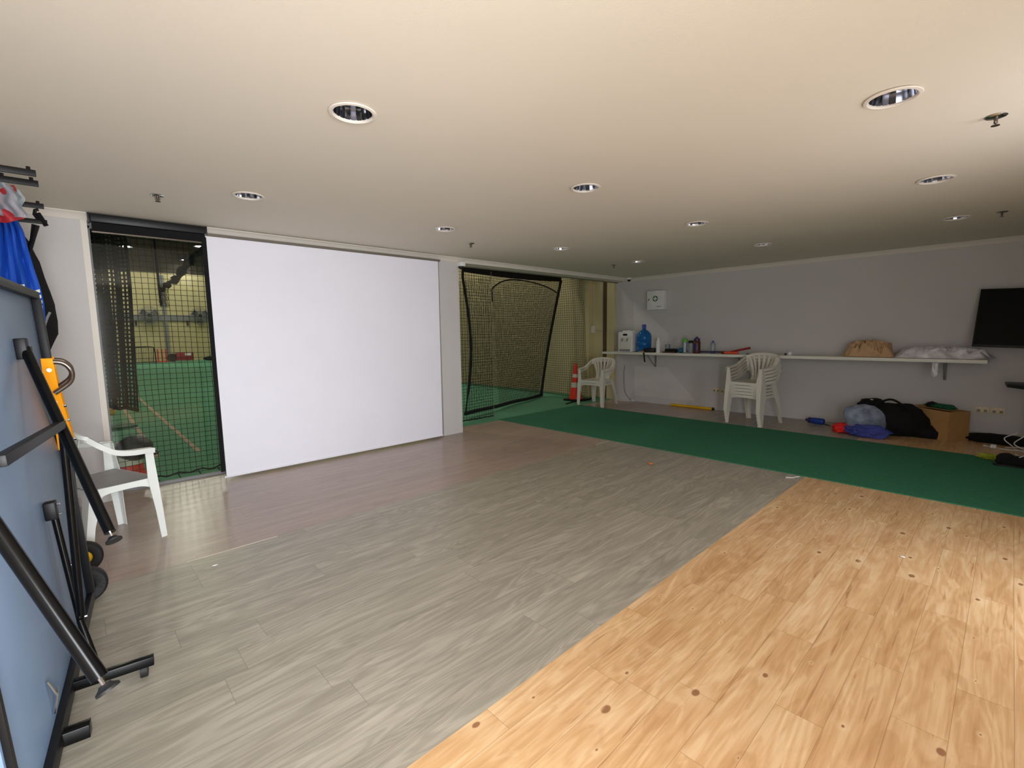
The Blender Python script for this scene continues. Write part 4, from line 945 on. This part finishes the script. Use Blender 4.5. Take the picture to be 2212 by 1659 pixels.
MB().tube([(-.33, 2.15, .10), (-.30, 2.2, .6), (-.29, 2.2, 1.0)], .016, 8).build('undercarriage_bar', M['black_metal'], tt)
# second half of the folded table
mb = MB(); mb.box(T(-.43, .615, -.46), (1.525, 1.37, .022), R=RT); mb.build('tabletop', M['table_blue'], tt, bevel=.003)
MB().tube([T(-.43, .1, -.05), T(-.43, .05, -.46)], .014, 8).build('undercarriage_bar', M['black_metal'], tt)

# ------------------------------------------------------------------ sack trolley behind it
TKX, TKY = -.042, 3.42
tk = thing('hand_truck', 'orange sack trolley with black tyres behind the folded table', 'hand truck', (TKX, TKY, 0))
def tkp(x, y, z): return Vector((x - TKX, y - TKY, z))
for dy in (0, .30):
    pts = [(-.070, 2.84, 1.305), (-.066, 2.90, 1.17), (-.048, 3.03, .965), (-.044, 3.10, .86)]
    secs = [[tkp(x + a * (.018 + .004 * i), y + dy + b * .014, z) for a, b in ((-1, -1), (1, -1), (1, 1), (-1, 1))] for i, (x, y, z) in enumerate(pts)]
    MB().loft(secs).build('side_rail', M['orange'], tk, smooth=30)
    MB().tube([tkp(-.046, 3.06 + dy, .93), tkp(-.044, 3.40 + dy * 1.0, .14), tkp(-.042, 3.42 + dy, .10)], .016, 10).build('lower_tube', M['black_metal'], tk)
    c_ = curve([(-.070, 2.845 + dy, 1.290), (-.025, 2.85 + dy, 1.284), (.000, 2.85 + dy, 1.256), (.004, 2.86 + dy, 1.222), (-.010, 2.87 + dy, 1.190), (-.058, 2.88 + dy, 1.150)], 6)
    MB().tube([tkp(*p) for p in c_], .010, 10).build('handle', M['steel'], tk)
MB().tube([tkp(-.066, 2.83, 1.255), tkp(-.066, 2.815, 1.255)], .008, 8).build('bolt', M['chrome'], tk)
for t_ in (.12, .45, .75):
    MB().box(tkp(lerp(-.068, -.043, t_), lerp(2.87, 3.40, t_) + .15, lerp(1.25, .15, t_)), (.022, .32, .035)).build('cross_bar', M['orange'], tk)
MB().tube([tkp(TKX, 3.24, .095), tkp(TKX, 3.74, .095)], .010, 8).build('axle', M['dark_metal'], tk)
for y in (3.27, 3.70):
    w_ = MB().lathe([(.045, -.022), (.06, -.028), (.084, -.028), (.095, -.016), (.095, .016), (.084, .028), (.06, .028), (.045, .022), (.045, -.022)], cap=False, c=tkp(TKX, y, .095), R=Matrix.Rotation(pi / 2, 3, 'X'), n=32).build('wheel', M['rubber'], tk)
    MB().lathe([(0, -.024), (.03, -.024), (.047, -.010), (.047, .010), (.03, .024), (0, .024)], c=tkp(TKX, y, .095), R=Matrix.Rotation(pi / 2, 3, 'X'), n=24).build('hub', M['yellow'] if y > 3.5 else M['rubber'], w_)
MB().box(tkp(-.16, 3.60, .012), (.22, .36, .012)).build('toe_plate', M['orange'], tk)

# ------------------------------------------------------------------ rack on the left wall, garments
rk = thing('hanging_rack', 'black steel hanging rack high on the left wall with peg bars', 'rack', (0, 0, 0))
BARS = [(2.87, -.034), (3.05, -.032), (3.54, -.027), (4.0, -.024)]
for (y, xe) in BARS:
    b_o = MB().span(XL, xe, y - .006, y + .006, 2.068, 2.094).build('bar', M['rack_metal'], rk, bevel=.002)
    for k in range(10):
        xp = xe - .022 - k * .09
        MB().tube([(xp, y, 2.09), (xp, y, 2.105)], .007, 8).build('peg', M['rack_metal'], b_o)
MB().span(XL, XL + .04, 2.8, 4.07, 2.02, 2.06).build('wall_plate', M['rack_metal'], rk)
MB().tube([(-.06, 4.0, 2.09), (-.075, 4.0, 2.12), (-.07, 4.0, 2.145), (-.055, 4.0, 2.15)], .009, 8).tube([(-.03, 4.0, 2.06), (-.06, 4.0, 2.13)], .012, 8).build('hook', M['rack_metal'], rk)
MB().tube([(-.075, 4.0, 2.06), (-.095, 4.02, 1.98), (-.125, 4.05, 1.88)], [.018, .012, .011], 8).build('hook', M['rack_metal'], rk)
# jersey
js = thing('blue_jersey', 'royal blue sports jersey with white stripes hanging from the rack', 'jersey', (0, 0, 0))
def jr(z): # right edge x as a function of height (Y=3.85)
    P = [(2.07, -.150), (2.0, -.128), (1.9, -.118), (1.8, -.104), (1.7, -.088), (1.6, -.080), (1.5, -.083), (1.44, -.11)]
    for (z0, x0), (z1, x1) in zip(P, P[1:]):
        if z <= z0 and z >= z1: return lerp(x0, x1, (z0 - z) / (z0 - z1))
    return -.11
def jf(u, v, oy=0.0):
    z = lerp(1.44, 2.065, v); xr = jr(z); xl = lerp(-.55, -.30, v); x = lerp(xl, xr, u)
    return (x, 3.86 + oy + .025 * sin(26 * u + 5 * v) * (1.1 - v) + .012 * sin(50 * u + 2 * v), z)
MB().slab(jf, 50, 30, .006).slab(lambda u, v: jf(u, v, .07), 50, 30, .006).build('body', M['royal'], js, smooth=60)
sb = MB()
for k in range(5): sb.slab(lambda u, v, k=k: (lambda p: (p[0], p[1] - .006, p[2] + .012 * u))(jf(.93 + .06 * u, .33 - k * .05 + .028 * v)), 5, 3, .002)
sb.build('sleeve_stripe', M['stripe_white'], js)
sb = MB()
for k in range(4): sb.slab(lambda u, v, k=k: (lambda p: (p[0], p[1] - .008, p[2]))(jf(.815 + .05 * u + .012 * k, .33 - k * .055 + .03 * v)), 5, 3, .002)
sb.slab(lambda u, v: (lambda p: (p[0], p[1] - .008, p[2]))(jf(.75 + .09 * u, .36 + .05 * v)), 5, 3, .002)
sb.build('sleeve_stripe', M['stripe_white'], js)
MB().slab(lambda u, v: (lambda p: (p[0], p[1] - .008, p[2]))(jf(.45 + .12 * u, .58 + .36 * v)), 5, 5, .002).build('white_panel', M['stripe_white'], js)
# black jacket
jk = thing('black_jacket', 'long black jacket hanging behind the blue jersey', 'jacket', (0, 0, 0))
P = [(2.04, -.15, .03), (1.97, -.115, .06), (1.90, -.097, .09), (1.85, -.078, .12), (1.76, -.062, .14), (1.68, -.043, .15), (1.60, -.034, .15), (1.50, -.034, .15), (1.42, -.04, .15), (1.38, -.055, .13), (1.30, -.085, .09), (1.20, -.085, .06), (1.10, -.07, .05), (1.05, -.068, .05)]
secs = []
for i, (z, xr, hw) in enumerate(P):
    secs.append([Vector((xr - hw + hw * cos(a) * (1 + .04 * sin(5 * a + i)), 4.06 + .05 * sin(a), z)) for a in [2 * pi * k / 24 for k in range(24)]])
MB().loft(secs).build('body', M['black_fabric'], jk, smooth=60)
MB().tube(curve([(-.06, 4.0, 1.55), (-.08, 3.99, 1.5), (-.10, 3.99, 1.42), (-.11, 4.0, 1.3)], 5), .007, 6).build('piping', M['grey_plastic'], jk)
# red bag hanging on the third bar
rg = thing('red_mesh_bag', 'red and clear mesh bag draped over the rack bars', 'bag', (0, 0, 0))
MB().slab(lambda u, v: (lerp(-.30, lerp(-.108, -.135, v), u) + .01 * sin(9 * v), 3.50 + .02 * sin(14 * u + 6 * v), lerp(1.99, 2.15, v) + .02 * sin(7 * u)), 20, 14, .008).build('body', M['red_dark'], rg, smooth=60)
MB().slab(lambda u, v: (lerp(-.26, -.10, u) + .008 * sin(11 * v), 3.485 + .02 * sin(12 * u + 3 * v), lerp(2.0, 2.2, v) - .06 * u * v), 16, 12, .002).build('clear_layer', M['clear'], rg, smooth=60)
